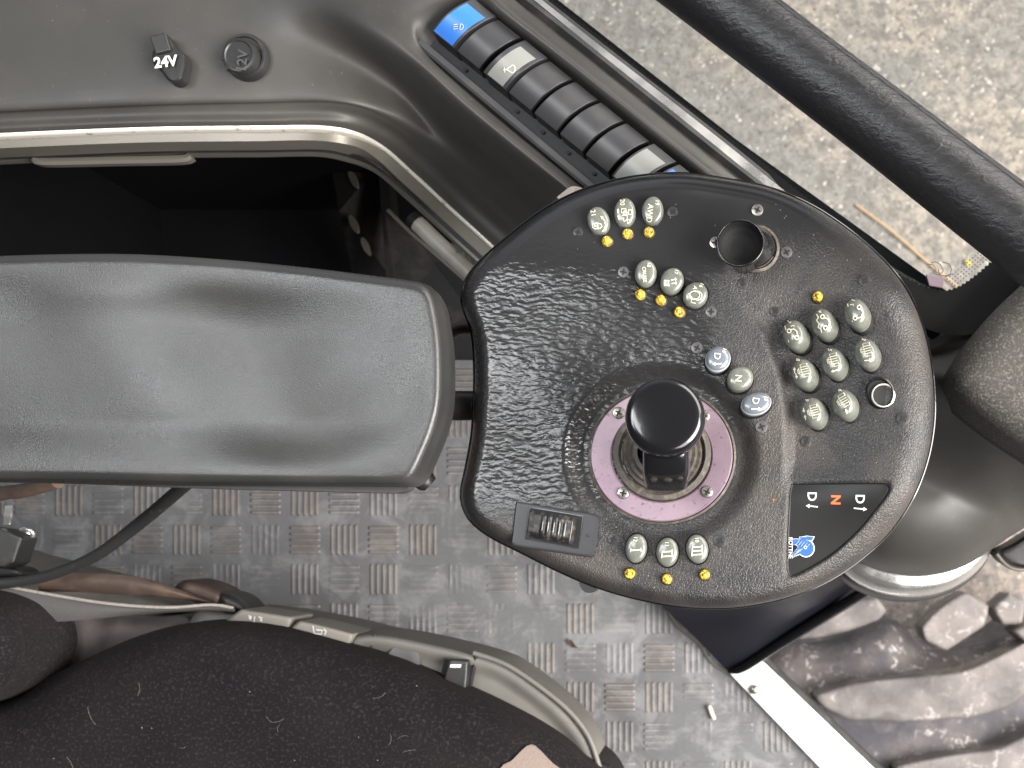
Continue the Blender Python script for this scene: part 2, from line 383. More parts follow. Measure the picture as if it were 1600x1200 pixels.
def leather(name, base, dust, wear, world_off=(0, 0, 0)):
    """console skin: fine hide grain on the right, polished long wrinkles where the palm lies (wear=True)"""
    m = mat(name, base, 0.4); nt, b = nodes(m); L = nt.links
    t = N(nt, 'ShaderNodeTexCoord'); add = N(nt, 'ShaderNodeVectorMath', operation='ADD'); add.inputs[1].default_value = world_off
    L.new(t.outputs['Object'], add.inputs[0]); co = add.outputs[0]
    # warp
    nz = N(nt, 'ShaderNodeTexNoise'); nz.inputs['Scale'].default_value = 90; nz.inputs['Detail'].default_value = 3; L.new(co, nz.inputs['Vector'])
    sc1 = N(nt, 'ShaderNodeVectorMath', operation='SCALE'); sc1.inputs['Scale'].default_value = 0.006; L.new(nz.outputs['Color'], sc1.inputs[0])
    wp = N(nt, 'ShaderNodeVectorMath', operation='ADD'); L.new(co, wp.inputs[0]); L.new(sc1.outputs[0], wp.inputs[1]); warped = wp.outputs[0]
    sep = N(nt, 'ShaderNodeSeparateXYZ'); L.new(co, sep.inputs[0])
    vor = tex(nt, 'ShaderNodeTexVoronoi', warped, 560, feature='DISTANCE_TO_EDGE')
    grain = rng(nt, vor, 0.0, 0.22)
    vor2 = tex(nt, 'ShaderNodeTexVoronoi', warped, 270, feature='DISTANCE_TO_EDGE')
    crease = rng(nt, vor2, 0.0, 0.10)
    fine = tex(nt, 'ShaderNodeTexNoise', co, 1500, 3)
    h = math_n(nt, 'ADD', math_n(nt, 'MULTIPLY', grain, 0.7), math_n(nt, 'ADD', math_n(nt, 'MULTIPLY', crease, 0.5), math_n(nt, 'MULTIPLY', fine, 0.18)))
    big = tex(nt, 'ShaderNodeTexNoise', co, 22, 4)
    dustn = tex(nt, 'ShaderNodeTexNoise', co, 1100, 3)
    if wear:
        mp = N(nt, 'ShaderNodeMapping'); mp.inputs['Scale'].default_value = (0.36, 1.0, 1.0); mp.inputs['Rotation'].default_value = (0, 0, math.radians(-16))
        L.new(warped, mp.inputs[0])
        w1 = tex(nt, 'ShaderNodeTexVoronoi', mp.outputs[0], 520, feature='SMOOTH_F1')
        w2 = tex(nt, 'ShaderNodeTexNoise', mp.outputs[0], 460, 2, 0.5, 0.5)
        wr = math_n(nt, 'ADD', math_n(nt, 'MULTIPLY', rng(nt, w1, 0.1, 0.75), -0.8), math_n(nt, 'MULTIPLY', w2, 0.9))
        # worn zones: palm area on the left, smooth hand-polished crown at the top
        palm = math_n(nt, 'MULTIPLY', rng(nt, sep.outputs['X'], wear[0], wear[1], 1, 0), 1.0)
        palm = rng(nt, math_n(nt, 'ADD', palm, math_n(nt, 'MULTIPLY', math_n(nt, 'SUBTRACT', big, 0.5), 1.4)), 0.25, 0.75)
        low = rng(nt, math_n(nt, 'ADD', sep.outputs['Y'], math_n(nt, 'MULTIPLY', big, 0.02)), wear[4], wear[5])     # bottom of the console keeps its grain
        palm = math_n(nt, 'MULTIPLY', palm, low)
        top = rng(nt, math_n(nt, 'ADD', sep.outputs['Y'], math_n(nt, 'MULTIPLY', math_n(nt, 'SUBTRACT', big, 0.5), 0.05)), wear[2], wear[3])
        top = math_n(nt, 'MULTIPLY', top, rng(nt, sep.outputs['X'], 0.02, 0.11, 1, 0))
        mh = N(nt, 'ShaderNodeMix'); L.new(palm, mh.inputs[0]); L.new(h, mh.inputs[2]); L.new(wr, mh.inputs[3])
        mh2 = N(nt, 'ShaderNodeMix'); L.new(top, mh2.inputs[0]); L.new(mh.outputs[0], mh2.inputs[2])
        sm = math_n(nt, 'ADD', 0.5, math_n(nt, 'MULTIPLY', big, 0.6)); L.new(sm, mh2.inputs[3])
        hh = mh2.outputs[0]
        worn = math_n(nt, 'MAXIMUM', palm, top)
        ro = rng(nt, worn, 0, 1, 0.50, 0.24, False)
        ro2 = math_n(nt, 'ADD', ro, math_n(nt, 'MULTIPLY', math_n(nt, 'SUBTRACT', big, 0.5), 0.16))
        L.new(ro2, b.inputs['Roughness'])
        clean = math_n(nt, 'SUBTRACT', 1.0, math_n(nt, 'MULTIPLY', worn, 0.92))
    else:
        hh = h; clean = math_n(nt, 'ADD', 0.8, 0.0)
    bp = N(nt, 'ShaderNodeBump'); bp.inputs['Strength'].default_value = 0.37; bp.inputs['Distance'].default_value = 0.0007
    L.new(hh, bp.inputs['Height']); L.new(bp.outputs[0], b.inputs['Normal'])
    f1 = math_n(nt, 'MULTIPLY', rng(nt, big, 0.36, 0.66), clean)
    col = mixc(nt, f1, base, dust)
    f2 = math_n(nt, 'MULTIPLY', rng(nt, dustn, 0.66, 0.76), clean)
    col = mixc(nt, f2, col, tuple(min(1, 3.0*c) for c in dust))
    L.new(col, b.inputs['Base Color'])
    b.inputs['Specular IOR Level'].default_value = 0.55
    return m

def floor_material(cell, ox, oy):
    m = mat('checker_mat', (0.2, 0.2, 0.2), 0.5); nt, b = nodes(m); L = nt.links
    t = N(nt, 'ShaderNodeTexCoord'); sep = N(nt, 'ShaderNodeSeparateXYZ'); L.new(t.outputs['Object'], sep.inputs[0])
    wob = tex(nt, 'ShaderNodeTexNoise', t.outputs['Object'], 30, 2)
    u = math_n(nt, 'ADD', math_n(nt, 'DIVIDE', math_n(nt, 'SUBTRACT', sep.outputs['X'], ox), cell), 0.5+40)
    v = math_n(nt, 'ADD', math_n(nt, 'DIVIDE', math_n(nt, 'SUBTRACT', sep.outputs['Y'], oy), cell), 0.5+40)
    iu, iv = math_n(nt, 'FLOOR', u), math_n(nt, 'FLOOR', v)
    fu, fv = math_n(nt, 'FRACT', u), math_n(nt, 'FRACT', v)
    par = math_n(nt, 'MODULO', math_n(nt, 'ADD', iu, iv), 2.0)
    def bars(a, c):    # bars run along c, stacked in a
        k = math_n(nt, 'FRACT', math_n(nt, 'MULTIPLY', math_n(nt, 'SUBTRACT', a, 0.12), 5/0.76))
        s = rng(nt, math_n(nt, 'ABSOLUTE', math_n(nt, 'SUBTRACT', k, 0.5)), 0.30, 0.12)
        e1 = rng(nt, math_n(nt, 'ABSOLUTE', math_n(nt, 'SUBTRACT', c, 0.5)), 0.40, 0.34)
        e2 = rng(nt, math_n(nt, 'ABSOLUTE', math_n(nt, 'SUBTRACT', a, 0.5)), 0.385, 0.375)
        return math_n(nt, 'MULTIPLY', s, math_n(nt, 'MULTIPLY', e1, e2))
    hmix = N(nt, 'ShaderNodeMix'); L.new(par, hmix.inputs[0]); L.new(bars(fu, fv), hmix.inputs[2]); L.new(bars(fv, fu), hmix.inputs[3])
    hb = hmix.outputs[0]
    # per cell wear and patches
    cellv = N(nt, 'ShaderNodeCombineXYZ'); L.new(iu, cellv.inputs[0]); L.new(iv, cellv.inputs[1])
    wn_ = N(nt, 'ShaderNodeTexWhiteNoise'); L.new(cellv.outputs[0], wn_.inputs[0])
    n1 = tex(nt, 'ShaderNodeTexNoise', t.outputs['Object'], 5, 5, 0.6)
    n2 = tex(nt, 'ShaderNodeTexNoise', t.outputs['Object'], 22, 7, 0.75, 0.8)
    n3 = tex(nt, 'ShaderNodeTexNoise', t.outputs['Object'], 160, 4)
    worn = rng(nt, math_n(nt, 'ADD', math_n(nt, 'MULTIPLY', wn_.outputs[0], 0.18), n1), 0.46, 0.68)
    vis = math_n(nt, 'MULTIPLY', hb, rng(nt, math_n(nt, 'ADD', n2, math_n(nt, 'MULTIPLY', worn, 0.22)), 0.40, 0.82))
    base = mixc(nt, rng(nt, n1, 0.40, 0.62), (0.128, 0.133, 0.135), (0.112, 0.108, 0.114))
    base = mixc(nt, rng(nt, n2, 0.46, 0.62), base, (0.195, 0.198, 0.200))
    base = mixc(nt, rng(nt, n2, 0.42, 0.28), base, (0.13, 0.132, 0.135))
    base = mixc(nt, math_n(nt, 'MULTIPLY', rng(nt, n3, 0.5, 0.75), 0.5), base, (0.12, 0.11, 0.105))
    colb = mixc(nt, rng(nt, wn_.outputs[0], 0.35, 0.8), (0.26, 0.25, 0.245), (0.24, 0.19, 0.145))
    edge = math_n(nt, 'MULTIPLY', vis, 0.75)
    L.new(mixc(nt, edge, base, colb), b.inputs['Base Color'])
    bp = N(nt, 'ShaderNodeBump'); bp.inputs['Strength'].default_value = 0.8; bp.inputs['Distance'].default_value = 0.0025
    L.new(math_n(nt, 'ADD', math_n(nt, 'MULTIPLY', hb, worn), math_n(nt, 'MULTIPLY', n2, 0.3)), bp.inputs['Height']); L.new(bp.outputs[0], b.inputs['Normal'])
    L.new(rng(nt, n2, 0.3, 0.7, 0.36, 0.6), b.inputs['Roughness'])
    return m
def ground_material():
    m = mat('old_concrete', (0.4, 0.4, 0.4), 0.85); nt, b = nodes(m); L = nt.links
    t = N(nt, 'ShaderNodeTexCoord'); o = t.outputs['Object']
    n1 = tex(nt, 'ShaderNodeTexNoise', o, 2.6, 5); n2 = tex(nt, 'ShaderNodeTexNoise', o, 30, 7, 0.72, 0.3); n3 = tex(nt, 'ShaderNodeTexNoise', o, 95, 5, 0.7, 0.2)
    wv = N(nt, 'ShaderNodeVectorMath', operation='ADD'); nc = N(nt, 'ShaderNodeTexNoise'); nc.inputs['Scale'].default_value = 60; L.new(o, nc.inputs['Vector'])
    sc_ = N(nt, 'ShaderNodeVectorMath', operation='SCALE'); sc_.inputs['Scale'].default_value = 0.03; L.new(nc.outputs['Color'], sc_.inputs[0]); L.new(o, wv.inputs[0]); L.new(sc_.outputs[0], wv.inputs[1])
    v = tex(nt, 'ShaderNodeTexVoronoi', wv.outputs[0], 48); v2 = tex(nt, 'ShaderNodeTexVoronoi', wv.outputs[0], 105)
    base = mixc(nt, rng(nt, n1, 0.42, 0.58), (0.34, 0.325, 0.31), (0.50, 0.43, 0.37))
    base = mixc(nt, rng(nt, n2, 0.40, 0.60), (0.25, 0.23, 0.215), base)
    base = mixc(nt, math_n(nt, 'MULTIPLY', rng(nt, math_n(nt, 'ADD', v, math_n(nt, 'MULTIPLY', n2, 0.5)), 0.48, 0.36), 0.9), base, (0.80, 0.73, 0.66))
    base = mixc(nt, math_n(nt, 'MULTIPLY', rng(nt, math_n(nt, 'ADD', v2, math_n(nt, 'MULTIPLY', n3, 0.6)), 0.50, 0.38), 0.8), base, (0.66, 0.60, 0.53))
    base = mixc(nt, rng(nt, n3, 0.55, 0.66), base, (0.13, 0.12, 0.11))
    L.new(base, b.inputs['Base Color'])
    bp = N(nt, 'ShaderNodeBump'); bp.inputs['Strength'].default_value = 0.7; bp.inputs['Distance'].default_value = 0.012
    L.new(n3, bp.inputs['Height']); L.new(bp.outputs[0], b.inputs['Normal'])
    return m
def tyre_material(name, dark, dusty, flecks):
    m = mat(name, dark, 0.75); nt, b = nodes(m); L = nt.links
    t = N(nt, 'ShaderNodeTexCoord'); o = t.outputs['Object']
    n1 = tex(nt, 'ShaderNodeTexNoise', o, 7, 5, 0.6); n2 = tex(nt, 'ShaderNodeTexNoise', o, 60, 5, 0.7, 0.8); n3 = tex(nt, 'ShaderNodeTexNoise', o, 22, 5, 0.6, 0.4)
    c = mixc(nt, rng(nt, n1, 0.38, 0.62), dark, dusty)
    c = mixc(nt, math_n(nt, 'MULTIPLY', rng(nt, n3, 0.45, 0.7), 0.5), c, tuple(min(1, x*1.35) for x in dusty))
    reg = rng(nt, n1, 0.46, 0.54)
    c = mixc(nt, math_n(nt, 'MULTIPLY', math_n(nt, 'MULTIPLY', rng(nt, n2, 0.56, 0.62), reg), flecks), c, (0.55, 0.53, 0.52))
    L.new(c, b.inputs['Base Color'])
    bp = N(nt, 'ShaderNodeBump'); bp.inputs['Strength'].default_value = 0.7; bp.inputs['Distance'].default_value = 0.006
    L.new(n3, bp.inputs['Height']); L.new(bp.outputs[0], b.inputs['Normal'])
    return m
def velour_material():
    m = mat('black_velour', (0.012, 0.010, 0.011), 0.95, sheen=0.03); nt, b = nodes(m); L = nt.links
    b.inputs['Sheen Roughness'].default_value = 0.6; b.inputs['Sheen Tint'].default_value = (0.55, 0.45, 0.45, 1)
    b.inputs['Specular IOR Level'].default_value = 0.1
    t = N(nt, 'ShaderNodeTexCoord'); o = t.outputs['Object']
    n1 = tex(nt, 'ShaderNodeTexNoise', o, 14, 4); n2 = tex(nt, 'ShaderNodeTexNoise', o, 420, 3)
    c = mixc(nt, rng(nt, n1, 0.3, 0.8), (0.0075, 0.007, 0.0085), (0.014, 0.0115, 0.012))
    c = mixc(nt, rng(nt, n2, 0.5, 0.72), c, (0.028, 0.0235, 0.0235))
    L.new(c, b.inputs['Base Color'])
    bp = N(nt, 'ShaderNodeBump'); bp.inputs['Strength'].default_value = 0.6; bp.inputs['Distance'].default_value = 0.0012
    L.new(n2, bp.inputs['Height']); L.new(bp.outputs[0], b.inputs['Normal'])
    return m
def glass_material():
    m = bpy.data.materials.new('window_glass'); m.use_nodes = True; nt = m.node_tree; nt.nodes.clear()
    o = nt.nodes.new('ShaderNodeOutputMaterial'); tr = nt.nodes.new('ShaderNodeBsdfTransparent'); gl = nt.nodes.new('ShaderNodeBsdfGlossy')
    gl.inputs['Roughness'].default_value = 0.02; tr.inputs[0].default_value = (0.95, 0.97, 0.96, 1)
    mx = nt.nodes.new('ShaderNodeMixShader'); fr = nt.nodes.new('ShaderNodeFresnel'); fr.inputs[0].default_value = 1.2
    nt.links.new(fr.outputs[0], mx.inputs[0]); nt.links.new(tr.outputs[0], mx.inputs[1]); nt.links.new(gl.outputs[0], mx.inputs[2])
    nt.links.new(mx.outputs[0], o.inputs[0]); return m

PZ = 0.60
SKIN = leather('console_skin', (0.016, 0.016, 0.0165), (0.044, 0.038, 0.033), (-0.05, 0.035, 0.142, 0.185, 0.0, 0.045), (-0.0275, 0.0905, 0))
BARSKIN = mat('bar_skin', (0.010, 0.010, 0.011), 0.38)
def bar_material():
    nt, b = nodes(BARSKIN); L = nt.links
    t = N(nt, 'ShaderNodeTexCoord'); mp = N(nt, 'ShaderNodeMapping'); mp.inputs['Rotation'].default_value = (0, 0, math.radians(37)); mp.inputs['Scale'].default_value = (0.4, 1, 1)
    L.new(t.outputs['Object'], mp.inputs[0]); o = mp.outputs[0]
    w = tex(nt, 'ShaderNodeTexNoise', o, 260, 5, 0.6, 0.8); w2 = tex(nt, 'ShaderNodeTexNoise', o, 900, 3)
    bp = N(nt, 'ShaderNodeBump'); bp.inputs['Strength'].default_value = 0.55; bp.inputs['Distance'].default_value = 0.0014
    L.new(math_n(nt, 'ADD', w, math_n(nt, 'MULTIPLY', w2, 0.3)), bp.inputs['Height']); L.new(bp.outputs[0], b.inputs['Normal'])
bar_material()
PADM = mat('armrest_skin', (0.022, 0.022, 0.022), 0.30, spec=0.6, bump=(1500, 0.4, 0.0005), var=(10, (0.034, 0.034, 0.032), 0.42, 0.66), rvar=(9, 0.25, 0.38))
GLASS = glass_material()

def sst(x, a, b):
    t = np.clip((np.asarray(x, float)-a)/(b-a), 0, 1); return t*t*(3-2*t)

# ------------------------------------------------------------------ ground, floor and cab shell
gp = [(-3, -4, -1.2), (6, -4, -1.2), (6, 6, -1.2), (-3, 6, -1.2)]
g = obj('ground', (gp, [(0, 1, 2, 3)]), ground_material()); tag(g, kind='structure')
fl_px = [(-500, 1800), (1860, 1800), (1290, 1205), (1142, 1052), (1038, 948), (1090, 800), (1336, 640), (945, 370), (300, -160), (-500, -160)]
ox, oy, _ = P(845, 1028, 0)
fo = obj('floor', prism([P(x, y, 0) for x, y in fl_px], 0.03), floor_material(M(61.5, 0), ox, oy), smooth=False); tag(fo, kind='structure')

# ------------------------------------------------------------------ tyre outside
TD = tyre_material('tyre_rubber', (0.065, 0.063, 0.075), (0.14, 0.125, 0.122), 0.85)
TL = tyre_material('tyre_lug', (0.115, 0.108, 0.107), (0.20, 0.18, 0.17), 0.45)
ty = empty('tractor_tyre', P(1450, 1150, -0.7)); tag(ty, 'huge muddy tractor tyre with dusty raised lugs seen below the door', 'tyre')
def tz(x, y, d): return -0.60+0.0*x-0.10*(1-np.sqrt(1-np.clip(1-d/70, 0, 1)**2))-0.00012*np.hypot(x-1450, y-1250)
obj('tread_body', pillow([(1190, 1020), (1290, 1000), (1385, 968), (1420, 985), (1455, 1010), (1540, 1003), (1625, 960), (1780, 980), (1800, 1400), (1450, 1500), (1080, 1450), (1060, 1180)], (1450, 1200), tz, 200, 40, 0.15), TD, ty)
def crop6(pts): return [(1050+x/2.909, 850+y/2.909) for x, y in pts]
lugs = [([(520, 432), (600, 370), (700, 295), (800, 255), (930, 245), (975, 300), (940, 345), (800, 395), (650, 430)], (760, 340)),
        ([(1130, 380), (1210, 290), (1330, 215), (1440, 280), (1420, 370), (1330, 430), (1245, 485), (1150, 440)], (1290, 350)),
        ([(1455, 290), (1530, 220), (1610, 260), (1590, 360), (1500, 365)], (1530, 300)),
        ([(640, 690), (820, 630), (1100, 600), (1320, 580), (1480, 510), (1640, 430), (1700, 600), (1540, 740), (1350, 790), (1050, 810), (800, 800), (690, 750)], (1180, 690)),
        ([(1545, 395), (1640, 350), (1750, 400), (1640, 470)], (1640, 410)),
        ([(1000, 1010), (1250, 960), (1480, 930), (1700, 820), (1800, 1000), (1500, 1200), (1100, 1200)], (1400, 1060)),
        ([(760, 215), (900, 235), (1000, 235), (1100, 190), (1300, 150), (1300, 60), (900, 60)], (1000, 150))]
def chaikin(p, n=1):
    for _ in range(n):
        q = []
        for a, b2 in zip(p, p[1:]+p[:1]): q += [(a[0]*.86+b2[0]*.14, a[1]*.86+b2[1]*.14), (a[0]*.14+b2[0]*.86, a[1]*.14+b2[1]*.86)]
        p = q
    return p
for pts, c in lugs[:6]:
    cc = crop6([c])[0]
    def lz(x, y, d): return -0.56-0.010*(1-np.sqrt(1-np.clip(1-d/7, 0, 1)**2))+0.004*np.sin(x/17.0+y/31)*np.cos(y/13.0)
    obj('tread_lug', pillow(catmull(chaikin(crop6(pts)), 110, True), cc, lz, 110, 20, 0.06, closed_pts=False), TL, ty)

stl = obj('straw_stalk', tube([P(1338, 320, -1.19), P(1395, 362, -1.185), P(1450, 410, -1.19), P(1500, 452, -1.188), P(1545, 492, -1.19)], .003, 8, 40), mat('straw', (0.62, 0.42, 0.24), 0.8)); tag(stl, 'thin tan straw stalk lying on the concrete outside the window', 'straw')
yl = obj('fallen_leaf', prism([P(1508, 408, -1.185), P(1514, 405, -1.18), P(1520, 412, -1.185), P(1513, 417, -1.185)], .003), mat('leaf_yellow', (0.55, 0.50, 0.08), 0.7), smooth=False); tag(yl, 'tiny yellow leaf on the concrete near the window corner', 'leaf')
# ------------------------------------------------------------------ footwell (dark things under the dashboard)
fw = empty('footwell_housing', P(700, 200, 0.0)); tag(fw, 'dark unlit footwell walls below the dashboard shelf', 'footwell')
def wall(p0, p1, z0, z1, th=0.01):
    a, b = Vector(p0), Vector(p1); d = (b-a); d.z = 0; n = Vector((-d.y, d.x, 0)).normalized()*th
    q = [(a.x, a.y, z1), (b.x, b.y, z1), (b.x+n.x, b.y+n.y, z1), (a.x+n.x, a.y+n.y, z1)]
    return prism(q, z1-z0)
wl = [P(1490, 480, 0.42), P(1150, 235, 0.42), P(850, 0, 0.42), P(760, -70, 0.42)]
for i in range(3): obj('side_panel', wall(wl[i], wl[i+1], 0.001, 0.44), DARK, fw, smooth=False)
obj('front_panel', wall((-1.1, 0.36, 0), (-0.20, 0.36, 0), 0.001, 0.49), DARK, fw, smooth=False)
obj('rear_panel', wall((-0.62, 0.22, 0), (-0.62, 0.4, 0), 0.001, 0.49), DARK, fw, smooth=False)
# vertical ribbed bracket seen in the shade
bk = empty('pedal_bracket', P(570, 330, 0.20)); tag(bk, 'dark pressed pedal bracket with slots in the shade under the dashboard', 'bracket')
z = 0.22
obj('plate', prism([P(515, 250, z), P(590, 258, z), P(600, 300, z-0.01), P(640, 470, z-0.06), P(560, 470, z-0.06), P(530, 330, z)], 0.006), DARKS, bk, smooth=False)
for (x, y) in ((552, 280), (553, 350), (572, 385)):
    obj('slot', lathe(P(x, y, z+0.001), (0, 0, 1), [(0.010, -0.001), (0.009, 0.0012), (0.0, 0.0012)], 20, 0.35, 1.0, math.radians(25)), TRIMG, bk)
obj('flange', prism([P(590, 250, z+.02), P(604, 250, z+.02), P(625, 470, z+.01), P(606, 470, z+.01)], 0.02), DARKS, bk, smooth=False)
obj('shade_sheet', prism([P(180, 290, .12), P(470, 285, .12), P(560, 330, .12), P(640, 400, .11), P(660, 520, .1), P(180, 520, .1)], 0.01), DARK, fw, smooth=False)  # added near-black sheet over the floor, standing in for the footwell shade
# grey strut
st = empty('gas_strut', P(680, 370, 0.34)); tag(st, 'light grey scuffed strut running under the dashboard edge to the console', 'strut')
obj('cylinder', tube([P(648, 345, .36), P(700, 395, .355), P(790, 480, .35)], M(13, .355), 24), TUBEG, st)
obj('collar', tube([P(644, 341, .36), P(652, 349, .36)], M(14.5, .36), 24), DARKS, st)
obj('guide_rail', tube([P(606, 328, .335), P(640, 362, .332), P(735, 445, .33)], M(3, .33), 8), TRIMG, st)
obj('side_cover', prism([P(600, 325, .31), P(645, 368, .31), P(745, 455, .31), P(790, 560, .30), P(640, 560, .30), P(615, 430, .31)], 0.008), DARKS, st, smooth=False)

# ------------------------------------------------------------------ dashboard
db = empty('dashboard', P(300, 60, 0.45)); tag(db, 'grey brown moulded dashboard with metal edge trim, sockets and switch row', 'dashboard')
A_ = [(-120, 214, 0.5000), (200, 200, 0.5000), (400, 197, 0.5000), (520, 198, 0.4920), (590, 222, 0.4650), (650, 272, 0.4350), (715, 332, 0.4150), (820, 428, 0.4000)]
B_ = [(-120, 206, 0.5035), (200, 192, 0.5035), (400, 189, 0.5035), (524, 189, 0.4955), (597, 214, 0.4685), (658, 264, 0.4385), (723, 324, 0.4185), (828, 420, 0.4035)]
B2 = [(-120, 194, 0.5030), (200, 180, 0.5030), (400, 177, 0.5030), (530, 176, 0.4960), (606, 203, 0.4700), (668, 253, 0.4410), (733, 313, 0.4210), (838, 409, 0.4060)]
B3 = [(-120, 182, 0.5055), (200, 168, 0.5055), (400, 163, 0.5055), (535, 163, 0.5005), (614, 193, 0.4765), (677, 243, 0.4470), (742, 303, 0.4280), (848, 400, 0.4120)]
B4 = [(-120, 165, 0.5110), (200, 150, 0.5110), (390, 146, 0.5095), (525, 148, 0.5050), (620, 178, 0.4820), (687, 228, 0.4550), (754, 290, 0.4360), (858, 386, 0.4200)]
C0 = [(-120, 40, 0.5120), (200, 40, 0.5120), (350, 45, 0.5115), (470, 62, 0.5100), (590, 110, 0.4920), (664, 170, 0.4740), (740, 240, 0.4620), (850, 335, 0.4500)]
C1 = [(-120, -60, 0.5120), (200, -60, 0.5120), (340, -50, 0.5130), (480, 0, 0.5210), (575, 55, 0.5300), (655, 110, 0.5310), (735, 182, 0.5300), (880, 300, 0.5280)]
C2 = [(-120, -120, .512), (200, -120, .512), (380, -110, .515), (530, -40, .528), (618, 25, .534), (665, 86, .532), (755, 168, .531), (905, 292, .530)]
C3 = [(-120, -160, .512), (200, -160, .512), (420, -160, .516), (580, -70, .530), (650, 0, .535), (674, 80, .524), (765, 162, .520), (960, 318, .518)]
E0 = [(-120, -190, .512), (200, -190, .512), (470, -190, .52), (630, -100, .533), (700, -12, .535), (745, 28, .524), (860, 118, .520), (1130, 330, .518)]
E1 = [(-120, -220, .512), (200, -220, .512), (520, -220, .53), (680, -120, .538), (745, -30, .540), (768, 10, .543), (890, 106, .542), (1170, 330, .538)]
E2 = [(-120, -240, .512), (200, -240, .512), (560, -240, .53), (700, -130, .538), (762, -40, .541), (785, 2, .543), (905, 99, .542), (1185, 324, .538)]
E3 = [(-120, -250, .49), (200, -250, .49), (600, -250, .50), (715, -135, .52), (775, -45, .525), (800, -4, .525), (918, 92, .524), (1200, 318, .520)]
obj('shell', loft([A_, B_, B2, B3, B4, C0, C1, C2, C3, E0, E1, E2, E3], 12, 5), DASH, db, sharp=0)
def off(path, dx, dy, dz=0): return [(x+dx, y+dy, z_+dz) for x, y, z_ in path]
def wp(path): return [P(*p) for p in path]
trp = off(A_, 0, 4, -.001)
obj('metal_trim', sweep(wp(trp), [(-.0016, -.004), (.0014, -.004), (.0016, .001), (.0010, .0022), (-.0008, .0024), (-.0016, .001)], 120), TRIM, db, sharp=60)
obj('trim_face', sweep(wp(off(A_, -3, 17, -.010)), [(-.004, -.010), (.0050, -.010), (.0050, .005), (-.0035, .007)], 120), TRIMG, db, sharp=50)
obj('trim_seal', sweep(wp(off(A_, -5, 29, -.018)), [(-.002, -.006), (.003, -.006), (.003, .002), (-.002, .002)], 120), BLKR, db)
obj('lower_lip', sweep(wp(off(A_, -9, 35, -.028)), [(-.0045, -.008), (.0030, -.008), (.0038, -.001), (.002, .0025), (-.003, .0025)], 120), TRIMG, db, sharp=50)
obj('shelf_handle', sweep(wp([(55, 247, .475), (70, 252, .475), (180, 250, .475), (280, 248, .475), (298, 243, .475)]), [(-.002, -.004), (.0028, -.004), (.0030, .001), (.001, .0022), (-.002, .001)], 40), TRIMG, db)

# power sockets
def dz_at(x, y): return .512
s24 = empty('x', (0, 0, 0)); bpy.data.objects.remove(s24)
zz = .512
cap24 = pillow([(246, 58), (262, 55), (270, 66), (274, 74), (288, 84), (291, 98), (288, 112), (284, 124), (272, 129), (261, 124), (252, 112), (240, 100), (238, 86), (241, 76)], (264, 94),
               lambda x, y, d: zz+0.0095-0.003*(1-np.sqrt(1-np.clip(1-d/5, 0, 1)**2)), 70, 10, 0.010)
s24 = obj('power_socket', cap24, BLKM, db); tag(s24, 'black flip cap marked 24V')
obj('lift_tab', prism([P(233, 57, zz+.0125), P(258, 50, zz+.0125), P(266, 78, zz+.0118), P(243, 84, zz+.0118)], .004), BLKM, s24, smooth=False, bevel=.0008)
obj('lettering', lift(glyph('24V', 259, 96, 23, -7, 0.98, 1.6), lambda x, y: zz+.0112), WHT, s24, smooth=False)
s12 = obj('power_socket', lathe(P(386, 91, zz), (0, 0, 1), [(M(35, zz), -.003), (M(35, zz), .003), (M(33, zz), .0045), (M(29, zz), .0045), (M(28, zz), .003), (M(26, zz), .003)], 56), BLKM, db)
tag(s12, 'round black cap embossed 12V')
obj('cap', lathe(P(380, 92, zz+.004), (-.06, 0, 1), [(M(27, zz), -.004), (M(27, zz), .004), (M(25.5, zz), .0055), (M(22, zz), .0058), (M(20.5, zz), .0050), (M(19, zz), .0050), (0.0001, .0050)], 56), BLKM, s12)
obj('lift_tab', prism([P(344, 86, zz+.008), P(362, 84, zz+.008), P(362, 106, zz+.008), P(352, 108, zz+.008), P(349, 103, zz+.008), P(350, 94, zz+.008), P(344, 92, zz+.008)], .006), BLKM, s12, smooth=False, bevel=.0006)
obj('lettering', lift(glyph('12V', 378, 93, 22, -84, 1.0, 1.0), lambda x, y: zz+.0106), SWG, s12, smooth=False)

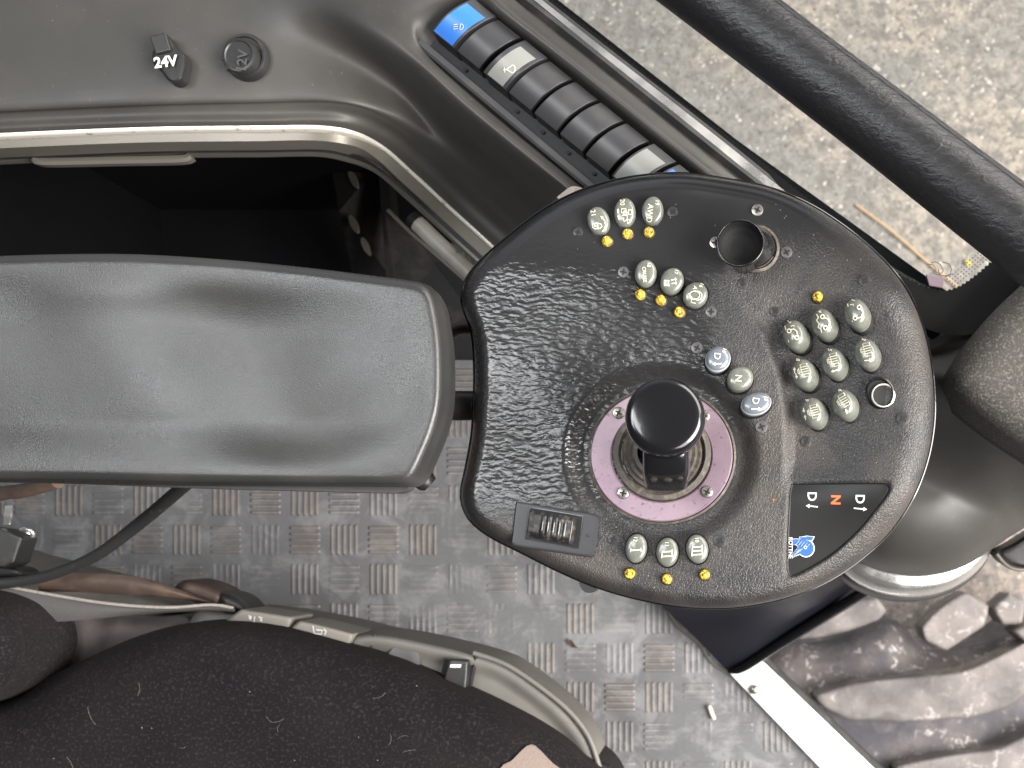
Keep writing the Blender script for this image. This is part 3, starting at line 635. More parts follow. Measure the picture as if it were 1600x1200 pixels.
# rocker switch row
adir = np.array((40.2, 32.4)); bdir = np.array((65.0, -49.5))
sw0 = np.array((672.0, 46.0))             # lower left corner of the first cap
obj('switch_bezel', sweep(wp([(656, 66, .529), (700, 103, .529), (800, 187, .529), (985, 343, .529)]), [(-.002, -.006), (.0024, -.006), (.0030, 0), (.0015, .0015), (-.002, .0015)], 40), SWG, db)
obj('switch_bed', prism([P(655, 62, .5245), P(735, 0, .5245), P(1130, 306, .5245), P(1060, 400, .5245), P(975, 336, .5245)], .01), SWS, db, smooth=False)
kinds = ['blue', 'blank', 'wash', 'blank', 'blank', 'blank', 'blank', 'light', 'blue2']
for i, kd in enumerate(kinds):
    o0 = sw0+adir*i
    blank = kd == 'blank'
    top = .5425 if blank else .5455
    V = []; F = []
    nb = 14; g0, g1 = (0.03, 0.91) if blank else (0.05, 0.93)
    for j in range(nb+1):
        s = j/nb; hump = 4*s*(1-s)
        for (u_, dzr) in ((g0, 0), (g1, 0)):
            q = o0+adir*u_+bdir*s*(1.0 if blank else 1.02)
            q = q+np.array((-3.0, -6.5))*hump
            V.append(P(q[0], q[1], top+.0085*hump-.0055))
    nt_ = len(V)
    for v in list(V):
        x, y, z0 = v; V.append((x, y, .522))
    for j in range(nb):
        a, b2 = 2*j, 2*j+2
        F.append((a, a+1, b2+1, b2)); F.append((a+nt_, b2+nt_, b2+1+nt_, a+1+nt_))
        F.append((a, b2, b2+nt_, a+nt_)); F.append((a+1, a+1+nt_, b2+1+nt_, b2+1))
    F.append((0, nt_, nt_+1, 1)); F.append((2*nb, 2*nb+1, nt_+2*nb+1, nt_+2*nb))
    me_m = SWG
    r = obj('rocker_switch', (V, F), SWG, db, sharp=30, bevel=.0006)
    r.data.materials.append(SWS)
    for p in r.data.polygons:
        if abs(p.normal.z) < 0.5: p.material_index = 1
    def topz(x, y, o0=o0, top=top):
        q = np.array((x, y))-o0; s = np.linalg.solve(np.stack([adir, bdir], 1), q)[1]; s = min(max(s, 0), 1)
        return top+.0085*4*s*(1-s)-.0055+.0004
    def patch(u0, u1, v0, v1, m_, name, par, dz=0.0):
        G = []; n = 12
        for a in range(n+1):
            for u_ in (u0, u1):
                q = o0+adir*u_+bdir*(v0+(v1-v0)*a/n); zz_ = topz(q[0], q[1])+dz; v_ = v0+(v1-v0)*a/n; q = q+np.array((-3.0, -6.5))*4*v_*(1-v_); G.append(P(q[0], q[1], zz_))
        return obj(name, (G, [(2*k, 2*k+1, 2*k+3, 2*k+2) for k in range(n)]), m_, par, smooth=True)
    if blank:
        tag(r, 'plain black blanking cap')
        h = o0+adir*0.45+np.array((-3, 16)); 
        obj('vent_hole', lathe(P(h[0], h[1], .526), (0, 0, 1), [(M(3, .53), -.001), (M(3, .53), .0002)], 14), SLOT, r)
    else:
        mm = BLUE if kd.startswith('blue') else SWW
        tag(r, {'blue': 'bright blue cap with lamp symbol', 'blue2': 'blue cap half hidden by the console', 'wash': 'light grey cap with wiper symbol', 'light': 'light grey cap beside the console'}[kd])
        if kd == 'wash': patch(.20, .80, .02, .98, SWW, 'cap_insert', r)
        else: patch(.12, .84, .02, .98, mm, 'cap_insert', r)
        c = o0+adir*.48+bdir*.36
        if kd == 'blue':
            ic = join(circ(c[0]+5, c[1]-2, 4.5, 1.2, a0=-90, a1=90), stroke([(c[0]+5, c[1]-6.5), (c[0]+4, c[1]+2.5)], 1.2), *[stroke([(c[0]-6, c[1]-5+k*3.4), (c[0]+1, c[1]-6+k*3.4)], 1.2) for k in range(3)])
            obj('icon', lift(ic, lambda x, y: topz(x, y)+.0004), INKG, r, smooth=False)
        if kd == 'wash':
            ic = join(circ(c[0]+3, c[1]-1, 7, 1.3, a0=-60, a1=70), stroke([(c[0]-4, c[1]), (c[0]+6, c[1]-7)], 1.3), stroke([(c[0]-4, c[1]), (c[0]+5, c[1]+5)], 1.3), stroke([(c[0]-9, c[1]+1), (c[0]-4, c[1])], 1.3), stroke([(c[0]-7, c[1]-3), (c[0]-6, c[1]+5)], 1.3))
            obj('icon', lift(ic, lambda x, y: topz(x, y)+.0004), INK, r, smooth=False)
            q = o0+adir*.5+bdir*.82
            obj('indicator_dot', lift(circ(q[0], q[1], 1, 2.0), lambda x, y: topz(x, y)+.0004), INK, r, smooth=False)
del me_m

# ------------------------------------------------------------------ side window with seal, frame and painted border
wd = empty('side_window', P(1200, 200, 0.45)); tag(wd, 'large side window with black rubber seal and serrated painted border', 'window')
def line_pts(a, b, c=None, n=6): pass
seal1 = [(700, -70, .517), (790, -2, .517), (910, 92, .516), (1100, 244, .514), (1300, 400, .50), (1460, 520, .49)]
obj('rubber_seal', sweep(wp(off(seal1, 12, -4)), [(-.006, -.012), (.006, -.012), (.006, 0), (.0035, .003), (.001, .000), (-.002, .0035), (-.0055, .0)], 60), BLKR, wd)
obj('inner_bead', sweep(wp(off(seal1, 19, -10, -.004)), [(-.004, -.01), (.004, -.01), (.004, 0), (.0, .0035), (-.004, 0)], 60), BLK, wd)
obj('frame_strip', sweep(wp(off([(700, -70, .512), (790, -2, .512), (910, 92, .512), (1100, 240, .510), (1290, 392, .500), (1370, 450, .497), (1440, 492, .494), (1510, 504, .494)], 14, -14)), [(-.0052, -.012), (.0040, -.012), (.0042, .001), (.0015, .003), (-.0052, .002)], 70), SILV, wd)
obj('outer_bead', sweep(wp(off([(700, -70, .508), (790, -2, .508), (910, 92, .508), (1100, 240, .506), (1290, 392, .494), (1380, 452, .490), (1460, 488, .486), (1560, 488, .482)], 22, -20)), [(-.004, -.012), (.006, -.012), (.006, 0), (.0, .002), (-.004, 0)], 70), BLKR, wd)
# glass pane lies in its own plane outside the frame
gz = .503
glass = [(640, -330), (1900, -330), (1900, 470), (1640, 470), (1560, 425), (1500, 480), (1440, 470), (1340, 405), (1100, 215), (870, 25)]
obj('glass_pane', prism([P(x, y, gz-.004) for x, y in [(560, -240), (560, -600), (2000, -600), (2000, 520), (1500, 520), (1380, 470), (1150, 275)]], .004), GLASS, wd, smooth=False)
# serrated painted border: inner edge of the visible daylight opening
op_ = catmull([(740, -98), (863, 0), (950, 69), (1040, 141), (1110, 193), (1186, 250), (1262, 311), (1345, 377), (1401, 426), (1447, 448), (1481, 454), (1515, 438), (1570, 392), (1640, 335)], 150)
tee = []
for i, (x, y) in enumerate(op_):
    if i == 0 or i == len(op_)-1: t = (1, .8)
    else: t = op_[i+1]-op_[i-1]
    t = np.array(t)/np.linalg.norm(t); n_ = np.array((t[1], -t[0]))
    tee.append((x, y, n_))
V = []; F = []
k = 0
for i, (x, y, n_) in enumerate(tee):
    for sub_ in range(2):
        if i == len(tee)-1 and sub_: continue
        fx, fy = (x, y) if sub_ == 0 else ((x+tee[i+1][0])/2, (y+tee[i+1][1])/2)
        s = 2.2 if sub_ == 0 else -0.6; bw = 24+55*float(np.clip((fx-1380)/120, 0, 1))
        V.append(P(fx+n_[0]*s, fy+n_[1]*s, gz-.001)); V.append(P(fx-n_[0]*bw, fy-n_[1]*bw, gz-.001))
nn = len(V)//2
F = [(2*i, 2*i+1, 2*i+3, 2*i+2) for i in range(nn-1)]
obj('painted_border', (V, F), mat('ceramic_black', (0.006, 0.006, 0.006), 0.25), wd, smooth=False)
dots = []
for r_ in range(4):
    for c_ in range(18):
        t = c_/17; bx, by = 1492+t*75, 450-t*62
        dots.append(lift(poly([(bx-r_*4.0+1.6*math.cos(a)-(c_ % 2)*0, by-r_*3.4-4+1.6*math.sin(a)) for a in np.linspace(0, 6.28, 7)[:-1]]), lambda x, y: gz+.0005))
o = obj('dot_screen', join(*dots), mat('dot_grey', (0.10, 0.10, 0.12), 0.5), wd, smooth=False)
obj('maker_emblem', lift(join(stroke([(1447, 412), (1458, 414), (1463, 420), (1457, 427), (1466, 430), (1474, 424), (1470, 414), (1462, 409), (1455, 411)], 1.4),
     stroke([(1472, 409), (1482, 412), (1487, 420), (1484, 430), (1476, 433)], 1.4), stroke([(1466, 420), (1468, 430), (1478, 431), (1488, 428)], 1.4)), lambda x, y: gz+.0005), SWG, wd, smooth=False)
obj('sensor_pad', prism([P(1447, 428, gz+.002), P(1476, 433, gz+.002), P(1474, 450, gz+.002), P(1452, 446, gz+.002)], .002), mat('sensor_mauve', (0.16, 0.12, 0.14), 0.35), wd, smooth=False, bevel=.0005)

# ------------------------------------------------------------------ padded bar
pb = empty('padded_bar', P(1350, 180, 0.62)); tag(pb, 'thick black grained padded bar crossing diagonally over the window', 'bar')
bp_ = [(1030, -70, .62, 55), (1130, 6, .622, 55), (1250, 98, .624, 54.5), (1380, 197, .626, 56), (1500, 290, .628, 58.5), (1620, 382, .63, 61), (1720, 460, .63, 62)]
obj('padding', tube([P(x, y, z_) for x, y, z_, r_ in bp_], [M(r_, z_) for x, y, z_, r_ in bp_], 64, 90), BARSKIN, pb)
# seam: fine raised stitch line along the upper flank
sm_ = []
for x, y, z_, r_ in bp_:
    w = Vector(P(x, y, z_)); s = Vector((0.62, 0.785, 0)); rr = M(r_, z_)
    sm_.append(tuple(w+s*rr*0.62+Vector((0, 0, rr*0.786))))
obj('seam', tube(sm_, .0005, 8, 120), BARSKIN, pb)

# ------------------------------------------------------------------ steering column on the right
cl = empty('steering_column', P(1450, 800, 0.25)); tag(cl, 'dark flared steering column cover ending in a silver ring', 'column')
def ell_loft(secs, seg=64, n=60):
    A = catmull(np.array(secs, float), n); V = []
    for (x, y, z_, rx, ry, rot) in A:
        for k in range(seg):
            a = 2*math.pi*k/seg; u_ = rx*math.cos(a); v_ = ry*math.sin(a); r_ = math.radians(rot)
            V.append(P(x+u_*math.cos(r_)-v_*math.sin(r_), y+u_*math.sin(r_)+v_*math.cos(r_), z_))
    F = grid_faces(len(A), seg, True); F.append(tuple(range(seg))); F.append(tuple(range((len(A)-1)*seg, len(A)*seg))[::-1])
    return V, F
obj('silver_ring', ell_loft([(1420, 822, .262, 134, 110, 0), (1421, 821, .272, 137, 112, 0), (1422, 820, .284, 136, 111, 0), (1424, 817, .294, 128, 105, 0), (1424, 816, .297, 116, 98, 0)], 96, 24), SILV, cl, sharp=50)
obj('base_ring', ell_loft([(1414, 832, .20, 138, 108, 0), (1416, 829, .245, 139, 112, 0), (1418, 826, .262, 138, 111, 0)], 96, 16), BLKM, cl)
def colz(x, y, d):
    low_ = .395-.085*(1-np.sqrt(1-np.clip(1-d/120, 0, 1)**2))
    yc = 735+(x-1450)*.42
    return low_+.125*sst(yc-y, -30, 170)-.010*np.exp(-((y-yc+60)/45.0)**2)
obj('cover', pillow([(1400, 540), (1463, 524), (1492, 504), (1532, 470), (1580, 435), (1680, 360), (1820, 420), (1830, 800), (1640, 812), (1590, 832), (1550, 858), (1513, 882), (1474, 896), (1430, 901), (1382, 894), (1342, 876), (1308, 850), (1300, 800), (1330, 680), (1370, 590)], (1540, 680),
    colz, 260, 80, .05), DASH, cl, sharp=0)
obj('foam_sleeve', pillow([(1482, 592), (1500, 556), (1550, 492), (1600, 442), (1690, 370), (1770, 500), (1740, 760), (1660, 735), (1600, 700), (1548, 664), (1503, 626)], (1600, 580),
    lambda x, y, d: .546-.020*(1-np.sqrt(1-np.clip(1-d/60, 0, 1)**2)), 160, 40, .04), ROUGHM, cl, sharp=0)
bx = empty('corner_bracket', P(1590, 860, 0.3)); tag(bx, 'black moulded bracket cut off at the right edge under the column', 'bracket')
obj('body', pillow([(1560, 862), (1580, 850), (1640, 820), (1680, 860), (1640, 890), (1595, 888), (1575, 880)], (1620, 860), lambda x, y, d: .30-.01*(1-np.sqrt(1-np.clip(1-d/8, 0, 1)**2)), 60, 10, .03), BLKM, bx)
obj('edge_lip', tube([P(1557, 866, .302), P(1574, 884, .302), P(1598, 890, .302), P(1650, 888, .302)], .0018, 10, 30), TRIMG, bx)

# ------------------------------------------------------------------ lower door panel, sill strip
dp = empty('door_corner_panel', P(1180, 980, 0.05)); tag(dp, 'shiny dark corner panel with rounded rim below the console', 'panel')
obj('panel', loft([[(1000, 900, .10), (1040, 952, .05), (1090, 1000, .03), (1140, 1050, .012), (1160, 1052, .012)],
                   [(1080, 880, .16), (1120, 940, .09), (1150, 985, .06), (1175, 1020, .035), (1185, 1028, .03)],
                   [(1200, 860, .20), (1230, 905, .15), (1255, 940, .10), (1265, 965, .07), (1272, 975, .06)],
                   [(1330, 830, .24), (1340, 860, .21), (1345, 890, .16), (1350, 912, .11), (1352, 924, .10)]], 8, 6), NAVY, dp)
obj('rim', tube([P(1138, 1049, .018), P(1160, 1044, .025), P(1220, 1006, .05), (P(1290, 962, .08)), P(1345, 928, .11), P(1400, 890, .13)], [M(3, .02), M(7, .03), M(8, .05), M(9, .08), M(9, .11), M(9, .13)], 20, 50), BLK, dp)
obj('mat_edge', tube([P(1032, 938, .004), P(1058, 978, .004), P(1090, 1005, .004), P(1112, 1035, .004), P(1142, 1056, .004)], M(2.2, 0), 8, 30), TRIMG, dp)
sl = empty('door_sill_strip', P(1240, 1120, 0.0)); tag(sl, 'bright white door sill strip with a single bolt', 'sill')
obj('strip', prism([P(1140, 1052, .014), P(1146, 1046, .014), P(1180, 1028, .014), P(1190, 1032, .014), P(1500, 1330, .014), P(1420, 1345, .014)], .012), WPAINT, sl, smooth=False, bevel=.0012)
obj('bolt', lathe(P(1178, 1077, .014), (0, 0, 1), [(M(8, 0), 0), (M(8, 0), .002), (M(6, 0), .0045), (M(3, 0), .0055), (.0001, .0056)], 20), STEEL, sl)
obj('outer_edge', prism([P(1190, 1028, .008), P(1196, 1026, .008), P(1510, 1326, .008), P(1500, 1334, .008)], .03), BLKR, sl, smooth=False)
pg = obj('cable_pellet', tube([P(1108, 1103, .005), P(1111, 1112, .005), P(1116, 1124, .005)], M(3.4, 0), 12, 8), mat('pellet', (0.62, 0.56, 0.50), 0.5)); tag(pg, 'small pale pellet lying on the checkered floor near the sill', 'debris')
lf = obj('dead_leaf', prism([P(884, 1002, .004), P(892, 999, .005), P(897, 1007, .006), P(904, 1013, .004), P(894, 1012, .004)], .0008), BROWN, smooth=False); tag(lf, 'tiny brown leaf scrap lying on the checkered floor', 'leaf')

# ------------------------------------------------------------------ seat
se = empty('operator_seat', P(400, 1200, 0.2)); tag(se, 'operator seat with black velour cushion and grey control side panel', 'seat')
VEL = velour_material()
def cz(x, y, d): return .40-.05*(1-np.sqrt(1-np.clip(1-d/110, 0, 1)**2))
obj('cushion', pillow([(-150, 1130), (0, 1096), (70, 1060), (140, 1027), (210, 996), (280, 976), (350, 971), (430, 979), (520, 1002), (610, 1030), (700, 1066), (780, 1102), (850, 1140), (905, 1180), (960, 1240), (980, 1400), (500, 1560), (0, 1560), (-200, 1400)], (400, 1250), cz, 220, 50, .08), VEL, se)
obj('side_bolster', pillow([(-160, 930), (-60, 925), (0, 942), (26, 965), (38, 1000), (36, 1030), (18, 1064), (-10, 1088), (-80, 1110), (-170, 1080)], (-60, 1010), lambda x, y, d: .43-.03*(1-np.sqrt(1-np.clip(1-d/60, 0, 1)**2)), 90, 24, .06), VEL, se)
obj('fabric_patch', pillow([(780, 1207), (800, 1188), (820, 1168), (831, 1164), (842, 1172), (862, 1192), (890, 1222), (870, 1290), (780, 1290)], (828, 1225), lambda x, y, d: cz(x, y, edge_dist(x, y, catmull([(-150, 1130), (0, 1096), (140, 1027), (280, 976), (430, 979), (610, 1022), (780, 1096), (905, 1180), (960, 1240), (980, 1400), (500, 1560), (-200, 1400)], 60, True)))+.0015, 60, 12, .004), mat('taupe_patch', (0.20, 0.155, 0.13), 0.95, bump=(600, 0.8, 0.0008), sheen=0.3), se)
sp = obj('side_panel', pillow([(545, 1004), (562, 992), (600, 992), (660, 1003), (740, 1022), (790, 1040), (840, 1074), (885, 1112), (915, 1150), (932, 1190), (945, 1260), (860, 1300), (700, 1240), (560, 1120), (540, 1050)], (760, 1150), lambda x, y, d: .335-.006*(1-np.sqrt(1-np.clip(1-d/9, 0, 1)**2))-.006*sst(d, 12, 30), 150, 34, .06), SEATG, se)
obj('rim_bead', tube([P(740, 1020, .337), P(790, 1038, .336), P(842, 1072, .336), P(888, 1110, .336), P(918, 1148, .336), P(934, 1190, .336), P(944, 1230, .334)], .0022, 12, 50), SEATG, sp)
obj('dimple', lathe(P(631, 1032, .332), (0, 0, 1), [(M(25, .33), -.002), (M(25, .33), .0012), (M(22, .33), .0016), (M(10, .33), .0002), (.0001, -.0002)], 40), mat('dimple_plastic', (0.085, 0.085, 0.085), 0.4, bump=(900, .2, .0003)), sp)
obj('groove', tube([P(586, 990, .333), P(578, 1020, .332)], .0012, 8), BLKR, sp)
obj('groove', tube([P(744, 1024, .334), P(737, 1060, .331), P(730, 1095, .330)], .0018, 8, 14), SLOT, sp)
rs = obj('rocker_switch', pillow([(700, 1036), (704, 1031), (726, 1032), (731, 1036), (728, 1074), (722, 1090), (690, 1082), (692, 1066)], (712, 1058), lambda x, y, d: .344-.002*(1-np.sqrt(1-np.clip(1-d/4, 0, 1)**2)), 60, 10, .015), BLKM, sp)
obj('surround', pillow([(694, 1034), (700, 1027), (732, 1028), (738, 1034), (734, 1078), (728, 1098), (684, 1090), (686, 1066)], (712, 1058), lambda x, y, d: .3335-.0*d, 60, 6, .004), SLOT, rs)
obj('white_bar', lift(poly([(704, 1038), (721, 1038), (720, 1043), (703, 1043)]), lambda x, y: .3445), WHT, rs, smooth=False)
for (pts, cc_, icon) in (([(372, 955), (392, 954), (445, 962), (456, 966), (450, 985), (440, 1000), (345, 990)], (405, 975), 'recline'), ([(463, 974), (480, 972), (545, 988), (552, 994), (544, 1012), (530, 1030), (440, 1010)], (502, 994), 'height')):
    b_ = obj('adjust_button', pillow(pts, cc_, lambda x, y, d: .340-.003*(1-np.sqrt(1-np.clip(1-d/5, 0, 1)**2)), 70, 12, .04), SEATB, se)
    tag(b_, 'beige paddle with seat %s symbol' % ('tilt' if icon == 'recline' else 'cushion'))
    if icon == 'recline':
        ic = join(stroke([(398, 963), (397, 972), (402, 976), (410, 976)], 1.8), stroke([(388, 962), (393, 964)], 2), stroke([(404, 964), (410, 966)], 2), circ(391, 966, 1.2, 2), circ(408, 969, 1.2, 1.6))
    else:
        ic = join(stroke([(489, 978), (491, 990), (502, 991), (504, 985), (494, 984)], 1.8), stroke([(506, 983), (510, 987), (507, 992)], 1.8))
    obj('icon', lift(ic, lambda x, y: .3408), WHT, b_, smooth=False)
obj('base_shell', pillow([(300, 965), (340, 955), (372, 955), (460, 968), (560, 990), (600, 1010), (560, 1100), (300, 1060)], (440, 1010), lambda x, y, d: .325-.006*(1-np.sqrt(1-np.clip(1-d/10, 0, 1)**2)), 80, 14, .08), SEATG, se)
obj('fabric_side', pillow([(-120, 905), (0, 915), (60, 930), (140, 948), (230, 965), (280, 962), (300, 975), (240, 1010), (120, 1060), (40, 1100), (-120, 1100)], (60, 1000), lambda x, y, d: .33-.02*(1-np.sqrt(1-np.clip(1-d/30, 0, 1)**2))+.002*np.sin(x/9.0), 110, 24, .1), mat('seat_side_cloth', (0.08, 0.068, 0.066), 0.85, bump=(600, .5, .0006), var=(30, (0.11, .09, .085), .45, .7), sheen=.05), se)
obj('adjust_knob', tube([P(925, 1196, .33), P(950, 1206, .33)], M(12, .33), 20), BLKM, se)

# belt, webbing and brown cover pieces
bt = empty('seat_belt', P(150, 930, 0.35)); tag(bt, 'worn grey brown seat belt webbing lying along the cushion', 'belt')
def ribbon(c1, c2, n=60, th=.0015, wob=0):
    a = catmull(c1, n); b2 = catmull(c2, n); V = []
    m_ = 7
    for i in range(n):
        for j in range(m_):
            t = j/(m_-1); q = a[i]*(1-t)+b2[i]*t; V.append(P(q[0], q[1], q[2]+wob*math.sin(t*math.pi)))
    F = grid_faces(n, m_)
    nv = len(V); V += [(x, y, z_-th) for x, y, z_ in V]; F += [tuple(i+nv for i in f)[::-1] for f in F]
    for j in range(m_-1): F.append((j, j+nv, j+1+nv, j+1)); e_ = (n-1)*m_; F.append((e_+j, e_+j+1, e_+j+1+nv, e_+j+nv))
    for i in range(n-1):
        F.append((i*m_, (i+1)*m_, (i+1)*m_+nv, i*m_+nv)); k2 = m_-1; F.append((i*m_+k2, i*m_+k2+nv, (i+1)*m_+k2+nv, (i+1)*m_+k2))
    return V, F
obj('webbing', ribbon([(-60, 905, .365), (0, 915, .365), (80, 930, .362), (170, 944, .36), (260, 950, .355), (330, 946, .345), (365, 950, .34)],
                      [(-60, 960, .36), (0, 965, .36), (60, 972, .36), (140, 968, .358), (220, 960, .352), (310, 955, .345), (366, 956, .34)], wob=.004), mat('ribbed_webbing', (0.075, 0.07, 0.068), 0.8, bump=(900, 1.0, .001)), bt)
obj('stitched_edge', tube([P(*p) for p in [(-60, 903, .367), (0, 914, .367), (80, 929, .365), (170, 943, .363), (260, 949, .358), (330, 945, .348), (365, 950, .342)]], .0013, 8, 80), mat('stitching', (0.26, 0.235, 0.21), 0.8, bump=(350, 1.0, .0015)), bt)
obj('inner_strap', ribbon([(60, 900, .355), (110, 896, .355), (180, 897, .353), (230, 905, .35), (290, 925, .345), (330, 940, .34)],
                          [(60, 925, .35), (120, 925, .35), (190, 930, .348), (240, 932, .346), (290, 938, .342), (330, 944, .338)], wob=.005), BROWN, bt)
bm_ = empty('seat_rail_cover', P(100, 900, 0.2)); tag(bm_, 'grey plastic seat rail cover behind the belt', 'cover')
obj('cover', pillow([(-60, 860), (20, 872), (80, 888), (150, 905), (240, 930), (280, 950), (180, 985), (0, 985), (-80, 960)], (90, 930), lambda x, y, d: .30-.02*(1-np.sqrt(1-np.clip(1-d/20, 0, 1)**2)), 80, 14, .06), SEATG, bm_)
bu = empty('belt_buckle', P(330, 925, 0.25)); tag(bu, 'brown leather belt buckle end with black tip at the seat side', 'buckle')
obj('leather_sleeve', pillow([(272, 922), (284, 908), (300, 906), (330, 915), (350, 928), (344, 948), (330, 950), (290, 936)], (310, 928), lambda x, y, d: .33-.014*(1-np.sqrt(1-np.clip(1-d/14, 0, 1)**2)), 60, 12, .03), BROWN, bu)
obj('black_tip', pillow([(340, 930), (352, 926), (372, 934), (386, 948), (390, 960), (370, 962), (345, 955)], (362, 946), lambda x, y, d: .332-.012*(1-np.sqrt(1-np.clip(1-d/12, 0, 1)**2)), 60, 12, .03), BLKM, bu)
# left edge bits
ht = empty('harness_tongue', P(20, 820, 0.3)); tag(ht, 'black belt anchor with shiny steel tongues at the left edge', 'anchor')
obj('black_block', prism([P(-40, 820, .36), P(0, 826, .36), P(34, 840, .355), P(20, 880, .355), P(6, 888, .355), P(-40, 880, .36)], .02), BLKM, ht, smooth=False, bevel=.002)
obj('steel_tongue', ribbon([(8, 790, .35), (6, 805, .352), (5, 820, .35)], [(18, 790, .35), (17, 805, .352), (14, 820, .35)], n=12), SILV, ht)
obj('steel_tongue', tube([P(34, 829, .34), P(46, 828, .342), P(52, 836, .34), P(44, 848, .338), P(34, 856, .336)], .0016, 12, 24), SILV, ht)
obj('steel_plate', lathe(P(38, 833, .338), (0.2, 0.2, 1), [(M(9, .34), -.001), (M(9, .34), .001), (.0001, .0014)], 24), SILV, ht)
obj('lower_lug', pillow([(-30, 885), (10, 884), (30, 890), (34, 898), (20, 902), (-30, 902)], (0, 893), lambda x, y, d: .345-.006*(1-np.sqrt(1-np.clip(1-d/6, 0, 1)**2)), 40, 8, .02), BLKM, ht)
cb = obj('black_cable', tube([P(-40, 912, .37), P(20, 910, .37), P(80, 898, .375), (P(150, 868, .385)), P(215, 820, .40), P(275, 770, .43), P(320, 730, .46), P(350, 700, .48)],
        [M(8.5, .37)]*4+[M(9.5, .40)]*4, 20, 80), CABLE); tag(cb, 'black rubber cable curving from the belt up under the armrest', 'cable')
obg = obj('brown_hose', tube([P(-40, 790, .42), P(0, 772, .43), P(40, 766, .44), P(90, 752, .45)], M(11, .43), 20, 30), BROWN); tag(obg, 'brown hose showing under the armrest at the left edge', 'hose')

# ------------------------------------------------------------------ armrest
ar = empty('armrest', P(350, 580, 0.55)); tag(ar, 'wide black armrest pad with raised lip beside the joystick console', 'armrest')
ar_out = [(-330, 440), (-200, 420), (-60, 404), (60, 398), (200, 397), (330, 404), (460, 416), (570, 429), (640, 438), (663, 444), (677, 462), (684, 490), (690, 530), (692, 580), (690, 630), (680, 672), (664, 712), (648, 744), (634, 755), (615, 757), (500, 756), (300, 754), (100, 750), (-100, 748), (-330, 744)]
def az(x, y, d):
    lip = .630-.006*(1-np.sqrt(1-np.clip(1-d/15, 0, 1)**2))
    yt = np.interp(x, [-330, -60, 60, 200, 330, 460, 570, 663], [440, 404, 398, 397, 404, 416, 429, 444])
    xr = np.interp(y, [440, 490, 580, 640, 710, 750], [668, 684, 692, 688, 664, 640])
    inner = .0050*sst(xr-x, 6, 150)*sst(y-yt, 6, 110)*sst(742-y, 6, 90)
    wave = .0035*np.exp(-((x-120)/170)**2-((y-560)/110)**2)-.003*np.exp(-((x-420)/110)**2-((y-600)/120)**2)+.002*np.exp(-((x-560)/70)**2-((y-520)/90)**2)
    m_ = sst(d, 10, 70)
    wave = wave+m_*(.0015*np.sin(x/75.0+y/90.0+.6)*np.cos(y/60.0-x/170.0)+.0004*np.sin(x/41.0-y/54.0))
    return lip-inner+wave
obj('pad', pillow(ar_out, (150, 580), az, 320, 70, .022, flare=.0015), PADM, ar)
low = [(x-1 if x < 600 else x-5, y+(min(13, 3+x/60) if y > 735 else 0)) for x, y in ar_out]
obj('lower_shell', pillow(low, (150, 580), lambda x, y, d: .606+0*x, 240, 6, .010), mat('shell_grey', (0.045, 0.045, 0.043), 0.45, bump=(900, .2, .0003)), ar)
obj('underside_plate', pillow([(560, 640), (640, 640), (668, 690), (668, 730), (640, 748), (560, 740)], (610, 700), lambda x, y, d: .590+0*x, 40, 6, .012), mat('rusty_steel', (0.16, 0.07, 0.035), 0.6, metal=.3, bump=(300, .4, .0006), var=(80, (.05, .035, .03), .5, .6)), ar)
obj('clamp_knob', tube([P(640, 738, .575), P(666, 752, .572), P(672, 757, .571)], [M(16, .57), M(17, .57), M(13, .57)], 24), BLKM, ar)

# ------------------------------------------------------------------ joystick console
jc = empty('joystick_console', P(1080, 620, 0.56)); tag(jc, 'round black leather joystick console with grey oval buttons', 'control console')
pod_out = [(722, 470), (727, 442), (748, 412), (792, 372), (850, 328), (915, 296), (985, 278), (1060, 272), (1130, 280), (1200, 294), (1260, 318), (1315, 352), (1365, 393), (1405, 437), (1433, 488), (1450, 545), (1458, 605), (1458, 662), (1447, 722), (1424, 780), (1390, 830), (1350, 868), (1305, 900), (1255, 924), (1195, 941), (1130, 949), (1060, 946), (995, 934), (935, 917), (875, 892), (815, 862), (768, 838), (738, 815), (724, 790), (722, 765), (729, 730), (738, 680), (742, 620), (742, 565), (738, 520), (728, 492)]
POD = catmull(pod_out, 420, True)
PAN = np.array([(1236, 759), (1250, 756), (1372, 754), (1388, 757), (1389, 768), (1372, 792), (1340, 830), (1300, 866), (1262, 890), (1238, 901), (1230, 896), (1229, 870), (1232, 800)], float)
PANS = catmull(PAN, 90, True)
def inside(x, y, pl):
    x = np.asarray(x, float); y = np.asarray(y, float); c = np.zeros(x.shape, bool)
    xi, yi = pl[:, 0], pl[:, 1]; xj, yj = np.roll(xi, 1), np.roll(yi, 1)
    for a, b2, c2, d2 in zip(xi, yi, xj, yj):
        t = ((b2 > y) != (d2 > y)) & (x < (c2-a)*(y-b2)/((d2-b2) if d2 != b2 else 1e-9)+a); c ^= t
    return c
